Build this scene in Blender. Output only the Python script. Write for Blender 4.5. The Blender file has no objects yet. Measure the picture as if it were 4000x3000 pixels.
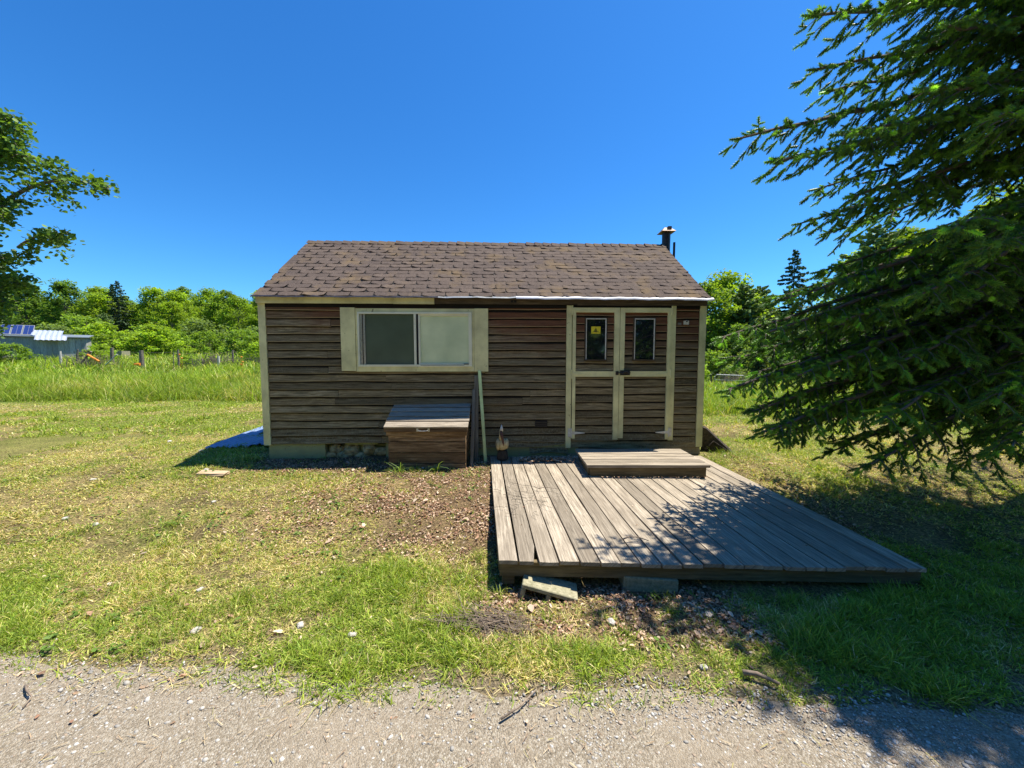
import bpy, math, random
import numpy as np
R = math.radians
C = bpy.context.scene.collection
sc = bpy.context.scene
random.seed(7)
# ---------------------------------------------------------------- camera
cam_d = bpy.data.cameras.new('camera'); cam = bpy.data.objects.new('camera', cam_d); C.objects.link(cam)
cam_d.sensor_width = 36; cam_d.lens = 13.5; cam_d.clip_start = .05; cam_d.clip_end = 2000
cam.location = (0, 0, 1.65); cam.rotation_euler = (R(90) - math.atan(105/1500), 0, 0)
sc.camera = cam
# ---------------------------------------------------------------- sky, sun, exposure
SUN = np.array([.40, .15, 1.0]); SUN /= np.linalg.norm(SUN)
EL = math.asin(SUN[2]); AZ = math.atan2(SUN[0], SUN[1])
w = bpy.data.worlds.new('World'); sc.world = w; w.use_nodes = True
nt = w.node_tree; bg = nt.nodes['Background']
sky = nt.nodes.new('ShaderNodeTexSky'); sky.sky_type = 'NISHITA'; sky.sun_disc = False
sky.sun_elevation = EL; sky.sun_rotation = AZ; sky.altitude = 200; sky.air_density = 1.0; sky.dust_density = .3; sky.ozone_density = 3.0
hs = nt.nodes.new('ShaderNodeHueSaturation'); hs.inputs['Saturation'].default_value = 1.25; hs.inputs['Value'].default_value = 1.0
gm = nt.nodes.new('ShaderNodeGamma'); gm.inputs['Gamma'].default_value = 1.0
sc_ = nt.nodes.new('ShaderNodeMix'); sc_.data_type = 'RGBA'; sc_.blend_type = 'MULTIPLY'; sc_.inputs[0].default_value = 1; sc_.inputs[7].default_value = (.285, .54, .70, 1)
nt.links.new(sky.outputs[0], gm.inputs['Color']); nt.links.new(gm.outputs[0], hs.inputs['Color']); nt.links.new(hs.outputs[0], sc_.inputs[6]); nt.links.new(sc_.outputs[2], bg.inputs['Color'])
bg.inputs['Strength'].default_value = .145
sd = bpy.data.lights.new('sun', 'SUN'); sd.energy = 4.7; sd.angle = R(.53); sd.color = (1, .94, .82)
so = bpy.data.objects.new('sun', sd); C.objects.link(so)
import mathutils
so.rotation_euler = mathutils.Vector(SUN).to_track_quat('Z', 'Y').to_euler()
so.location = (10, 5, 20)
sc.view_settings.view_transform = 'Standard'; sc.view_settings.look = 'None'
sc.view_settings.exposure = 1.0; sc.view_settings.gamma = 1
sc.cycles.max_bounces = 6; sc.cycles.diffuse_bounces = 4; sc.cycles.transmission_bounces = 4

# ---------------------------------------------------------------- helpers
def tag(o, label=None, cat=None, group=None, kind=None):
    if label: o['label'] = label
    if cat: o['category'] = cat
    if group: o['group'] = group
    if kind: o['kind'] = kind
    return o
def empty(name, loc=(0, 0, 0), rz=0, label=None, cat=None, group=None):
    o = bpy.data.objects.new(name, None); C.objects.link(o); o.location = loc; o.rotation_euler = (0, 0, rz)
    o.empty_display_size = .1
    return tag(o, label, cat, group)
def big(name, V, F, mat, col=None, gc=None, parent=None, smooth=False, loc=None):
    """V (N,3), F (M,k) -> one mesh object; col (N,3) intrinsic colour; gc (N,3) grain coordinate"""
    V = np.asarray(V, dtype=np.float32); F = np.asarray(F, dtype=np.int32)
    me = bpy.data.meshes.new(name)
    k = F.shape[1]; M = F.shape[0]
    me.vertices.add(len(V)); me.vertices.foreach_set('co', V.ravel())
    me.loops.add(M*k); me.loops.foreach_set('vertex_index', F.ravel())
    me.polygons.add(M); me.polygons.foreach_set('loop_start', np.arange(0, M*k, k, dtype=np.int32))
    if smooth: me.polygons.foreach_set('use_smooth', np.ones(M, dtype=bool))
    me.update(calc_edges=True)
    if col is not None:
        a = me.attributes.new('col', 'FLOAT_COLOR', 'POINT')
        c4 = np.ones((len(V), 4), dtype=np.float32); c4[:, :3] = col; a.data.foreach_set('color', c4.ravel())
    if gc is not None:
        a = me.attributes.new('gc', 'FLOAT_VECTOR', 'POINT'); a.data.foreach_set('vector', np.asarray(gc, dtype=np.float32).ravel())
    if mat: me.materials.append(mat)
    o = bpy.data.objects.new(name, me); C.objects.link(o)
    if loc is not None: o.location = loc
    if parent: o.parent = parent
    return o
rs = np.random.RandomState(11)
def vnoise(x, y, seed=0):
    x = np.asarray(x, dtype=float); y = np.asarray(y, dtype=float)
    xi = np.floor(x).astype(int); yi = np.floor(y).astype(int); fx = x-xi; fy = y-yi
    fx = fx*fx*(3-2*fx); fy = fy*fy*(3-2*fy)
    def h(a, b):
        n = (a*374761393 + b*668265263 + seed*1274126177) & 0xffffffff
        n = ((n ^ (n >> 13))*1103515245) & 0xffffffff
        return ((n ^ (n >> 16)) & 0xffff)/65535.
    return (h(xi, yi)*(1-fx)+h(xi+1, yi)*fx)*(1-fy)+(h(xi, yi+1)*(1-fx)+h(xi+1, yi+1)*fx)*fy
def fnoise(x, y, seed=0, o=3):
    t = 0; a = .5
    for i in range(o): t = t+a*vnoise(x*2**i, y*2**i, seed+i*17); a *= .5
    return t/(1-.5**o)
class MB:
    """collects faces of one part"""
    def __init__(s): s.V = []; s.F = []; s.G = []; s.n = 0
    def add(s, v, f, g):
        s.V += [tuple(p) for p in v]; s.F += [tuple(i+s.n for i in q) for q in f]; s.G += [tuple(q) for q in g]; s.n += len(v)
    def hexa(s, p, gc=None, rnd=None):   # p: 8 corners, bottom 4 ccw, top 4 ccw
        rnd = random.random()*20 if rnd is None else rnd
        if gc is None: gc = [(a[0], a[2]+a[1], rnd) for a in p]
        s.add(p, [(0, 3, 2, 1), (4, 5, 6, 7), (0, 1, 5, 4), (1, 2, 6, 5), (2, 3, 7, 6), (3, 0, 4, 7)], gc)
    def box(s, x0, x1, y0, y1, z0, z1, ax='x', rnd=None, j=0.0):
        r = lambda: random.uniform(-j, j)
        p = [(x0+r(), y0+r(), z0+r()), (x1+r(), y0+r(), z0+r()), (x1+r(), y1+r(), z0+r()), (x0+r(), y1+r(), z0+r()), (x0+r(), y0+r(), z1+r()), (x1+r(), y0+r(), z1+r()), (x1+r(), y1+r(), z1+r()), (x0+r(), y1+r(), z1+r())]
        rnd = random.random()*20 if rnd is None else rnd
        k = 'xyz'.index(ax); o_ = [i for i in range(3) if i != k]
        s.hexa(p, [(a[k]+rnd*3, a[o_[0]]+a[o_[1]], rnd) for a in p])
    def tube(s, pts, rad, n=8, cap=True, rnd=0):
        pts = [np.array(p, float) for p in pts]
        if not hasattr(rad, '__len__'): rad = [rad]*len(pts)
        V = []; G = []; L = 0
        for i, p in enumerate(pts):
            d = pts[min(i+1, len(pts)-1)]-pts[max(i-1, 0)]; d = d/(np.linalg.norm(d)+1e-9)
            a = np.cross(d, (0, 0, 1) if abs(d[2]) < .9 else (1, 0, 0)); a /= np.linalg.norm(a); b = np.cross(d, a)
            if i: L += np.linalg.norm(p-pts[i-1])
            for k in range(n):
                t = 2*math.pi*k/n; V.append(p+rad[i]*(math.cos(t)*a+math.sin(t)*b)); G.append((L, k/n*.3, rnd))
        F = []
        for i in range(len(pts)-1):
            for k in range(n):
                k2 = (k+1) % n; F.append((i*n+k, i*n+k2, (i+1)*n+k2, (i+1)*n+k))
        if cap: F.append(tuple(range(n-1, -1, -1))); F.append(tuple((len(pts)-1)*n+k for k in range(n)))
        s.add(V, F, G)
    def build(s, name, mat, parent=None, loc=None, bevel=0, smooth=False):
        me = bpy.data.meshes.new(name); me.from_pydata(s.V, [], s.F); me.update()
        a = me.attributes.new('gc', 'FLOAT_VECTOR', 'POINT'); a.data.foreach_set('vector', np.array(s.G, dtype=np.float32).ravel())
        me.materials.append(mat)
        if smooth: me.polygons.foreach_set('use_smooth', np.ones(len(me.polygons), dtype=bool))
        o = bpy.data.objects.new(name, me); C.objects.link(o)
        if parent: o.parent = parent
        if loc: o.location = loc
        if bevel:
            m = o.modifiers.new('b', 'BEVEL'); m.width = bevel; m.segments = 1; m.limit_method = 'ANGLE'
        return o
def one(name, mat, parent, f, **k):
    m = MB(); f(m); return m.build(name, mat, parent, **k)

# ---------------------------------------------------------------- materials
def newmat(name):
    m = bpy.data.materials.new(name); m.use_nodes = True; n = m.node_tree
    return m, n, n.nodes['Principled BSDF']
def N(n, t, **k):
    o = n.nodes.new(t)
    for a, b in k.items(): setattr(o, a, b)
    return o
def ramp(n, src, stops):
    r = N(n, 'ShaderNodeValToRGB'); e = r.color_ramp.elements
    while len(e) < len(stops): e.new(.5)
    for i, (p, c) in enumerate(stops): e[i].position = p; e[i].color = (c[0], c[1], c[2], 1) if hasattr(c, '__len__') else (c, c, c, 1)
    n.links.new(src, r.inputs[0]); return r.outputs[0]
def mix(n, f, a, b, mode='MIX'):
    m = N(n, 'ShaderNodeMix', data_type='RGBA', blend_type=mode)
    for s, v in ((0, f), (6, a), (7, b)):
        if hasattr(v, 'links') or hasattr(v, 'is_linked'): n.links.new(v, m.inputs[s])
        else: m.inputs[s].default_value = v if s == 0 else (v[0], v[1], v[2], 1)
    return m.outputs[2]
def noise(n, vec, scale, detail=4, rough=.6, dist=0):
    t = N(n, 'ShaderNodeTexNoise'); t.inputs['Scale'].default_value = scale; t.inputs['Detail'].default_value = detail; t.inputs['Roughness'].default_value = rough; t.inputs['Distortion'].default_value = dist
    if vec is not None: n.links.new(vec, t.inputs['Vector'])
    return t.outputs['Fac']
def gcvec(n, sc_):
    a = N(n, 'ShaderNodeAttribute', attribute_name='gc'); mp = N(n, 'ShaderNodeMapping'); mp.inputs['Scale'].default_value = sc_
    n.links.new(a.outputs['Vector'], mp.inputs['Vector']); return mp.outputs['Vector'], a.outputs['Vector']
def bump(n, b, h, dist=.002, st=1):
    o = N(n, 'ShaderNodeBump'); o.inputs['Distance'].default_value = dist; o.inputs['Strength'].default_value = st
    n.links.new(h, o.inputs['Height']); n.links.new(o.outputs[0], b.inputs['Normal'])
def wood(name, dark, mid, light, rough=.85, grain=28, var=.35, blot=None, blot_amt=.5, ztop=None, zcol=None, lap_shading=False):
    m, n, b = newmat(name)
    v, raw = gcvec(n, (1.6, grain, 1))
    g = noise(n, v, 2.2, 6, .7, .6)
    v2, _ = gcvec(n, (1.2, 4, 1)); g2 = noise(n, v2, 1.3, 3, .6)
    c = ramp(n, g, [(.3, dark), (.5, mid), (.72, light)])
    sep = N(n, 'ShaderNodeSeparateXYZ'); n.links.new(raw, sep.inputs[0])
    wn = N(n, 'ShaderNodeTexWhiteNoise', noise_dimensions='1D'); n.links.new(sep.outputs[2], wn.inputs['W'])
    vr = ramp(n, wn.outputs['Value'], [(0, 1-var), (1, 1+var*.6)])
    c = mix(n, 1.0, c, vr, 'MULTIPLY')
    c = mix(n, ramp(n, g2, [(.42, 0), (.7, .7)]), c, mid if blot is None else blot)
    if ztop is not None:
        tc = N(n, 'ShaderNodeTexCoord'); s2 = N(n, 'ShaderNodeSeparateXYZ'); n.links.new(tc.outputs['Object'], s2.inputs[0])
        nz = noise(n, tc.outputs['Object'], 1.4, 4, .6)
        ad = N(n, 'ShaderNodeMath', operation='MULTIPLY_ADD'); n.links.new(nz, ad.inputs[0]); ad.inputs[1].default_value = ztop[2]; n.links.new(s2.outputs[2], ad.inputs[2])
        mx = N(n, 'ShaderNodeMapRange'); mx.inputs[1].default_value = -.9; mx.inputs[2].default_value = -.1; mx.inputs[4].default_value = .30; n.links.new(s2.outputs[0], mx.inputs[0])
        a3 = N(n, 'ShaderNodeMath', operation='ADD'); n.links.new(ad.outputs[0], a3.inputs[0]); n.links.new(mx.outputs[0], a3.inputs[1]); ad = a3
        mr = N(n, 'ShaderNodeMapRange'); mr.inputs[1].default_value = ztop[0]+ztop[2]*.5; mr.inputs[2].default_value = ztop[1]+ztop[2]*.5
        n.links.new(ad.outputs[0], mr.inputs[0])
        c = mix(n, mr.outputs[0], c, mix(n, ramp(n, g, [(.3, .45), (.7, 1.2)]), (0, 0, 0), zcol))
        # lichen and damp dirt on the lowest boards
        mr2 = N(n, 'ShaderNodeMapRange'); mr2.inputs[1].default_value = .95; mr2.inputs[2].default_value = .35; n.links.new(s2.outputs[2], mr2.inputs[0])
        fi = noise(n, tc.outputs['Object'], 38, 3, .7); mm = N(n, 'ShaderNodeMath', operation='MULTIPLY'); n.links.new(mr2.outputs[0], mm.inputs[0]); n.links.new(ramp(n, fi, [(.5, 0), (.62, .8)]), mm.inputs[1])
        c = mix(n, mm.outputs[0], c, (.26, .24, .15))
    if lap_shading:
        c = mix(n, ramp(n, sep.outputs[1], [(.0, .8), (.007, .7), (.0075, 0)]), c, (.36, .30, .19))  # pale lower edge: weathering plus the light it catches, painted in
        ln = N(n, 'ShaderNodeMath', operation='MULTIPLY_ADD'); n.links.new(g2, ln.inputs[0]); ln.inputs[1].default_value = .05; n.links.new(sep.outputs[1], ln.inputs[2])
        c = mix(n, ramp(n, ln.outputs[0], [(.103, 0), (.118, 1)]), c, (.012, .010, .007))  # grime and the shadow line under each lap, painted dark
    n.links.new(c, b.inputs['Base Color']); b.inputs['Roughness'].default_value = rough; b.inputs['Specular IOR Level'].default_value = .2
    bump(n, b, g, .003, .8)
    return m
def paint(name, col, worn, amt=.62, rough=.55, dirt=(.16, .15, .07)):
    m, n, b = newmat(name)
    tc = N(n, 'ShaderNodeTexCoord')
    a = noise(n, tc.outputs['Object'], 14, 8, .75); d = noise(n, tc.outputs['Object'], 3, 4, .6)
    c = mix(n, ramp(n, d, [(.4, 0), (.75, .55)]), col, dirt)
    c = mix(n, ramp(n, a, [(amt, 0), (amt+.03, 1)]), c, worn)
    n.links.new(c, b.inputs['Base Color']); b.inputs['Roughness'].default_value = rough
    bump(n, b, a, .002, .4); return m
def plain(name, col, rough=.7, metal=0, nz=0, nsc=12, spec=.5, col2=None, bmp=0):
    m, n, b = newmat(name)
    b.inputs['Base Color'].default_value = (*col, 1); b.inputs['Roughness'].default_value = rough; b.inputs['Metallic'].default_value = metal; b.inputs['Specular IOR Level'].default_value = spec
    tc = N(n, 'ShaderNodeTexCoord'); t = noise(n, tc.outputs['Object'], nsc, 6, .65)
    c2 = col2 or tuple(x*.55 for x in col)
    n.links.new(ramp(n, t, [(.32, c2), (.66, col)]), b.inputs['Base Color'])
    if bmp: bump(n, b, t, bmp, 1)
    return m
def foliage(name, trans=.4, rough=.55, mul=1.0, spec=.3, tint=(1.25, 1.2, .45)):
    m, n, b = newmat(name)
    a = N(n, 'ShaderNodeAttribute', attribute_name='col')
    oi = N(n, 'ShaderNodeObjectInfo')
    h = N(n, 'ShaderNodeHueSaturation'); n.links.new(a.outputs['Color'], h.inputs['Color'])
    h.inputs['Value'].default_value = mul
    n.links.new(h.outputs[0], b.inputs['Base Color']); b.inputs['Roughness'].default_value = rough; b.inputs['Specular IOR Level'].default_value = spec
    tr = N(n, 'ShaderNodeBsdfTranslucent'); tc_ = mix(n, 1.0, h.outputs[0], tint, 'MULTIPLY'); n.links.new(tc_, tr.inputs['Color'])
    ms = N(n, 'ShaderNodeMixShader'); ms.inputs[0].default_value = trans
    n.links.new(b.outputs[0], ms.inputs[1]); n.links.new(tr.outputs[0], ms.inputs[2])
    n.links.new(ms.outputs[0], n.nodes['Material Output'].inputs['Surface'])
    return m
M = {}
M['siding'] = wood('weathered_siding', (.045, .033, .017), (.215, .165, .085), (.50, .40, .235), var=.6, ztop=(1.95, 2.42, .9), zcol=(.20, .085, .04), blot=(.175, .142, .078), lap_shading=True)
M['trim'] = paint('cream_trim', (.76, .72, .37), (.14, .11, .06), .64)
M['vinyl'] = paint('white_vinyl', (.78, .78, .60), (.5, .48, .3), .75, .35, dirt=(.5, .48, .3))
M['fascia_raw'] = wood('raw_fascia', (.03, .022, .014), (.10, .075, .045), (.2, .15, .09), blot=(.06, .045, .03))
M['deck'] = wood('grey_deck', (.09, .072, .055), (.31, .26, .195), (.56, .48, .375), grain=40, var=.40, blot=(.19, .155, .115))
M['joist'] = wood('joist', (.05, .038, .02), (.14, .105, .055), (.24, .185, .1), grain=20, var=.2)
M['bin'] = wood('bin_boards', (.05, .030, .015), (.24, .155, .080), (.50, .36, .21), grain=16, var=.45, blot=(.11, .06, .028))
M['lid'] = wood('lid_boards', (.14, .115, .09), (.32, .27, .21), (.54, .46, .36), grain=24, var=.25)
M['palegrey'] = wood('pale_grey_boards', (.16, .155, .14), (.36, .35, .33), (.52, .51, .48), grain=14, var=.3)
M['chunk'] = wood('split_wood', (.28, .18, .10), (.52, .38, .24), (.66, .52, .36), grain=16, var=.1)
M['grey'] = wood('grey_board', (.06, .055, .045), (.16, .15, .12), (.3, .28, .23), grain=22, var=.1)
M['lime'] = paint('pale_green_paint', (.62, .78, .36), (.3, .3, .18), .66)
M['found'] = paint('foundation_paint', (.36, .37, .17), (.16, .15, .09), .6, .8)
M['conc'] = plain('concrete', (.36, .33, .22), .9, nsc=40, col2=(.17, .16, .09), bmp=.003)
M['rock'] = plain('yellow_rock', (.60, .50, .26), .9, nsc=14, col2=(.12, .09, .04), bmp=.01)
M['stone'] = plain('pale_stone', (.62, .58, .52), .8, nsc=30, col2=(.4, .36, .3), bmp=.004)
M['black'] = plain('black_gap', (.012, .012, .014), .6, spec=.3)
M['dark_metal'] = plain('dark_metal', (.035, .03, .028), .45, .3, nsc=30)
M['rust'] = plain('rusty_metal', (.24, .13, .07), .6, .3, nsc=20, col2=(.07, .04, .025))
M['galv'] = plain('galvanised', (.55, .55, .5), .35, .7, nsc=40, col2=(.35, .34, .3))
M['white_metal'] = plain('white_flashing', (.85, .84, .86), .3, .0, nsc=15, col2=(.7, .68, .7))
M['bark'] = plain('bark', (.11, .085, .065), .95, nsc=18, col2=(.035, .028, .022), bmp=.02)
M['limbbark'] = plain('limb_bark', (.17, .135, .105), .95, nsc=30, col2=(.07, .055, .042))
M['greybark'] = plain('grey_bark', (.22, .19, .15), .95, nsc=22, col2=(.09, .075, .06), bmp=.02)
M['twig'] = plain('dry_twig', (.30, .23, .165), .9, nsc=30, col2=(.15, .11, .08))
M['yellow'] = plain('yellow_sticker', (.80, .66, .02), .5, nsc=3, col2=(.74, .6, .02))
M['ink'] = plain('ink', (.03, .03, .01), .6)
M['orange'] = plain('orange_plastic', (.85, .30, .02), .5)
M['white'] = plain('white_paint', (.72, .70, .62), .5, nsc=20, col2=(.5, .46, .36))
M['birdbody'] = plain('bird_white', (.58, .50, .30), .75, nsc=22, col2=(.36, .27, .10), bmp=.004)
M['birdbrown'] = plain('bird_brown', (.13, .05, .025), .6, nsc=20)
M['stump'] = plain('stump_bark', (.07, .052, .036), .95, nsc=30, col2=(.012, .01, .008), bmp=.015)
M['leaf'] = foliage('leaves', .42)
M['farleaf'] = foliage('far_leaves', .50, .7)
M['needle'] = foliage('needles', .38, .5, 1.0, .35, tint=(1.1, 1.25, .5))
M['farneedle'] = foliage('far_needles', .12, .7)
M['blade'] = foliage('grass_blades', .38, .55)
M['litter'] = foliage('dry_leaves', .22, .85, 1.0, .1, tint=(1, .85, .7))
M['pebble'] = foliage('pebbles', 0.0, .8, 1.0, .3)
# shingles: brown asphalt with granules
def m_shingle():
    m, n, b = newmat('asphalt_shingle'); v, raw = gcvec(n, (1, 1, 1))
    tc = N(n, 'ShaderNodeTexCoord'); f = noise(n, tc.outputs['Object'], 160, 2, .6); p = noise(n, tc.outputs['Object'], 2.2, 4, .65); q = noise(n, v, 9, 3, .6)
    c = ramp(n, f, [(.3, (.045, .035, .030)), (.55, (.115, .090, .078)), (.75, (.215, .175, .15))])
    sep = N(n, 'ShaderNodeSeparateXYZ'); n.links.new(raw, sep.inputs[0]); wn = N(n, 'ShaderNodeTexWhiteNoise', noise_dimensions='1D'); n.links.new(sep.outputs[2], wn.inputs['W'])
    c = mix(n, 1.0, c, ramp(n, wn.outputs['Value'], [(0, (.82, .80, .80)), (1, (1.14, 1.10, 1.04))]), 'MULTIPLY')
    c = mix(n, ramp(n, p, [(.5, 0), (.72, .6)]), c, (.20, .135, .06)); c = mix(n, ramp(n, q, [(.58, 0), (.75, .6)]), c, (.075, .06, .052))
    n.links.new(c, b.inputs['Base Color']); b.inputs['Roughness'].default_value = .95; b.inputs['Specular IOR Level'].default_value = .15
    bump(n, b, f, .003, .9); return m
M['shingle'] = m_shingle()
def m_glass(name, col, rough=.05, spec=.5, speck=False, c2=None):
    m, n, b = newmat(name); tc = N(n, 'ShaderNodeTexCoord'); t = noise(n, tc.outputs['Object'], 3, 3, .5)
    c = ramp(n, t, [(.3, c2 or tuple(x*.75 for x in col)), (.7, col)])
    if speck: c = mix(n, ramp(n, noise(n, tc.outputs['Object'], 55, 3, .6), [(.66, 0), (.7, .6)]), c, (.35, .37, .36))
    n.links.new(c, b.inputs['Base Color']); b.inputs['Roughness'].default_value = .8; b.inputs['Specular IOR Level'].default_value = .0
    b.inputs['Coat Weight'].default_value = 1; b.inputs['Coat Roughness'].default_value = rough; b.inputs['Coat IOR'].default_value = 1.85 if speck else 1.5
    return m
M['glass_dark'] = m_glass('dark_glass', (.010, .011, .016), speck=True)
M['glass_screen'] = m_glass('screened_glass', (.10, .13, .085), .25)
M['glass_blind'] = m_glass('blinded_glass', (.74, .80, .50), .15, c2=(.52, .60, .36))

# ---------------------------------------------------------------- terrain
def sstep(a, b, x): t = np.clip((np.asarray(x, float)-a)/(b-a), 0, 1); return t*t*(3-2*t)
def hgt(x, y):
    x = np.asarray(x, float); y = np.asarray(y, float)
    h = .26*sstep(2.5, 5.2, y)+.02*sstep(5, 9, y)
    h = h-.05*sstep(3.9, 4.6, y)*sstep(5.6, 5.0, y)*sstep(-3.9, -3.2, x)*sstep(3.2, 2.5, x)
    h = h-.13*sstep(2.75, 4.2, y)*sstep(-.25, -.0, x)*sstep(2.75, 2.45, x)*sstep(5.7, 5.35, y)
    h = h-.030*sstep(-.2, .05, x)*sstep(3.0, 2.7, x)*sstep(2.40, 2.58, y)*sstep(3.6, 2.9, y)
    left = .078*np.maximum(y-12, 0)-.02*np.maximum(y-60, 0)
    right = -.030*np.clip(y-9, 0, 25)+.02*np.maximum(y-60, 0)
    m = sstep(-8, 8, x)
    h = h+left*(1-m)+right*m
    h = h+.05*(fnoise(x*.5, y*.5, 3)-.5)*sstep(2.2, 3, y)*sstep(-2, -4, -np.abs(x)*0-y)*0
    h = h+.03*(fnoise(x*.8, y*.8, 5)-.5)*sstep(1.9, 2.4, y)+.15*(fnoise(x*.15, y*.15, 8)-.5)*sstep(9, 16, y)
    return h
def rough_h(x, y): return hgt(x, y)+.016*(fnoise(x*9, y*9, 21)-.5)*sstep(1.75, 2.1, y)
def edge_y(x): return np.interp(x, [-12, -5, -2.8, -1.5, -.1, 1.2, 2.4, 12], [3.0, 2.14, 1.98, 1.92, 1.80, 1.74, 1.66, 1.5])+.13*(fnoise(np.asarray(x)*2.2, np.asarray(x)*0+3, 31)-.5)+.07*(fnoise(np.asarray(x)*11, np.asarray(x)*0+7, 35)-.5)
def axis(parts):
    o = []
    for a, b, s in parts: o += list(np.arange(a, b, s))
    return np.array(o+[parts[-1][1]])
gx = axis([(-260, -60, 12), (-60, -16, 2), (-16, -6, .4), (-6, 6, .07), (6, 16, .4), (16, 60, 2), (60, 260, 12)])
gy = axis([(-60, -4, 4), (-4, .8, .3), (.8, 6.4, .05), (6.4, 16, .25), (16, 60, 1.5), (60, 400, 15)])
GX, GY = np.meshgrid(gx, gy); GZ = rough_h(GX, GY)
V = np.stack([GX.ravel(), GY.ravel(), GZ.ravel()], 1); nx = len(gx); ny = len(gy)
ii, jj = np.meshgrid(np.arange(nx-1), np.arange(ny-1)); q = (jj*nx+ii).ravel()
F = np.stack([q, q+1, q+nx+1, q+nx], 1)
# intrinsic soil colour zones
def litter_w(x, y):
    a = sstep(-1.25, -.75, x)*sstep(.0, -.12, x)*sstep(2.6, 3.6, y)*sstep(5.45, 5.3, y)
    b = sstep(-.35, -.05, x)*sstep(1.75, 1.35, x)*sstep(1.98, 2.2, y)*sstep(2.75, 2.62, y)
    c = sstep(-3.6, -3.2, x)*sstep(.2, 0, x)*sstep(4.55, 4.95, y)*sstep(5.55, 5.4, y)
    d = .68*sstep(-3.0, -1.2, x)*sstep(.0, -.2, x)*sstep(2.7, 3.6, y)*sstep(5, 4.7, y)
    e = .30*sstep(2.7, 3.2, x)*sstep(5.5, 5.0, y)*sstep(1.8, 2.2, y)
    return np.maximum.reduce([a, b, c, d, e])
def green_w(x, y):
    n1 = fnoise(x*1.1, y*1.1, 41, 4)
    g = .42+0*x
    g = g+.45*sstep(3.1, 2.5, y)*sstep(.1, -.4, x)
    g = g+.28*sstep(5.5, 8, y)
    g = g+.25*sstep(2.1, 2.8, x)*sstep(5.4, 4.6, y)
    g = g+.2*sstep(2.7, 2.45, y)*sstep(-.2, .6, x)
    g = g*(.35+1.3*sstep(.36, .62, n1))
    tr = np.exp(-((y-3.9-.12*(x+3)-.5*fnoise(x*.7, x*0, 55))/.32)**2)*sstep(-1.0, -1.6, x)
    g = g*(1-.55*tr)
    return np.clip(g, .05, 1)*(1-.75*litter_w(x, y))
gw = green_w(GX, GY).ravel(); lw = litter_w(GX, GY).ravel()[:, None]; n2 = fnoise(GX*3, GY*3, 61, 4).ravel()[:, None]
soil = np.array([.20, .145, .085])*(.6+.8*n2); straw = np.array([.54, .44, .18]); grn = np.array([.17, .22, .035])
n3 = fnoise(GX*14, GY*14, 67, 3).ravel()[:, None]; stw = np.clip((n2-.35)*1.8, 0, .75)*np.clip(.4+1.2*(n3-.3), 0, 1.2)
col = soil*(1-stw)+straw*stw; g_ = np.clip(gw*.75, 0, 1)[:, None]
col = col*(1-g_)+grn*g_; col = col*(1-lw*.7)+np.array([.16, .10, .07])*lw*.7
far = sstep(9.5, 13, GY).ravel()[:, None]; dr = (sstep(.30, .0, GY-edge_y(GX)-.25*fnoise(GX*3, GY*3, 19))).ravel()[:, None]*.8; col = col*(1-dr)+np.array([.27, .215, .16])*dr
col = col*(1-far)+np.array([.115, .20, .03])*(.75+.5*n2)*far
def m_ground():
    m, n, b = newmat('lawn_soil'); a = N(n, 'ShaderNodeAttribute', attribute_name='col'); tc = N(n, 'ShaderNodeTexCoord')
    f = noise(n, tc.outputs['Object'], 55, 5, .7); c = noise(n, tc.outputs['Object'], 7, 4, .65)
    x = mix(n, 1.0, a.outputs['Color'], ramp(n, f, [(.36, (.28, .27, .26)), (.5, (.8, .8, .78)), (.62, (1.5, 1.45, 1.3))]), 'MULTIPLY')
    x = mix(n, ramp(n, c, [(.5, 0), (.75, .45)]), x, (.30, .22, .11))
    n.links.new(x, b.inputs['Base Color']); b.inputs['Roughness'].default_value = 1; b.inputs['Specular IOR Level'].default_value = .05
    bump(n, b, f, .03, 1); return m
tag(big('ground', V, F, m_ground(), col=col, smooth=True), kind='structure', label='patchy mown lawn of green grass, straw and bare soil')
# driveway
dx = np.arange(-14, 14.01, .06); rows = 60
DX = np.repeat(dx[None], rows, 0); t = np.linspace(0, 1, rows)[:, None]; DY = (-3.5)*(1-t**.6)+(edge_y(dx)[None])*t**.6
DZ = rough_h(DX, DY)+.004+.006*sstep(edge_y(DX), edge_y(DX)-.35, DY)+.006*(fnoise(DX*5, DY*5, 77)-.5)*sstep(edge_y(DX), edge_y(DX)-.1, DY)
V = np.stack([DX.ravel(), DY.ravel(), DZ.ravel()], 1); nx = len(dx); ii, jj = np.meshgrid(np.arange(nx-1), np.arange(rows-1)); q = (jj*nx+ii).ravel()
def m_drive():
    m, n, b = newmat('gravel_drive'); tc = N(n, 'ShaderNodeTexCoord')
    v = N(n, 'ShaderNodeTexVoronoi'); v.inputs['Scale'].default_value = 150; n.links.new(tc.outputs['Object'], v.inputs['Vector'])
    f = noise(n, tc.outputs['Object'], 120, 4, .7); c = noise(n, tc.outputs['Object'], 1.6, 5, .6)
    bw = N(n, 'ShaderNodeRGBToBW'); n.links.new(v.outputs['Color'], bw.inputs[0])
    x = ramp(n, bw.outputs[0], [(.15, (.16, .135, .10)), (.5, (.27, .225, .165)), (.85, (.42, .38, .31))])
    x = mix(n, ramp(n, f, [(.38, .0), (.68, .5)]), x, (.30, .24, .17))
    x = mix(n, ramp(n, c, [(.45, 0), (.65, .6)]), x, (.33, .27, .20))
    n.links.new(x, b.inputs['Base Color']); b.inputs['Roughness'].default_value = .95; b.inputs['Specular IOR Level'].default_value = .15
    ad = N(n, 'ShaderNodeMath', operation='SUBTRACT'); n.links.new(f, ad.inputs[0]); n.links.new(v.outputs['Distance'], ad.inputs[1]); bump(n, b, ad.outputs[0], .006, 1); return m
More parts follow.
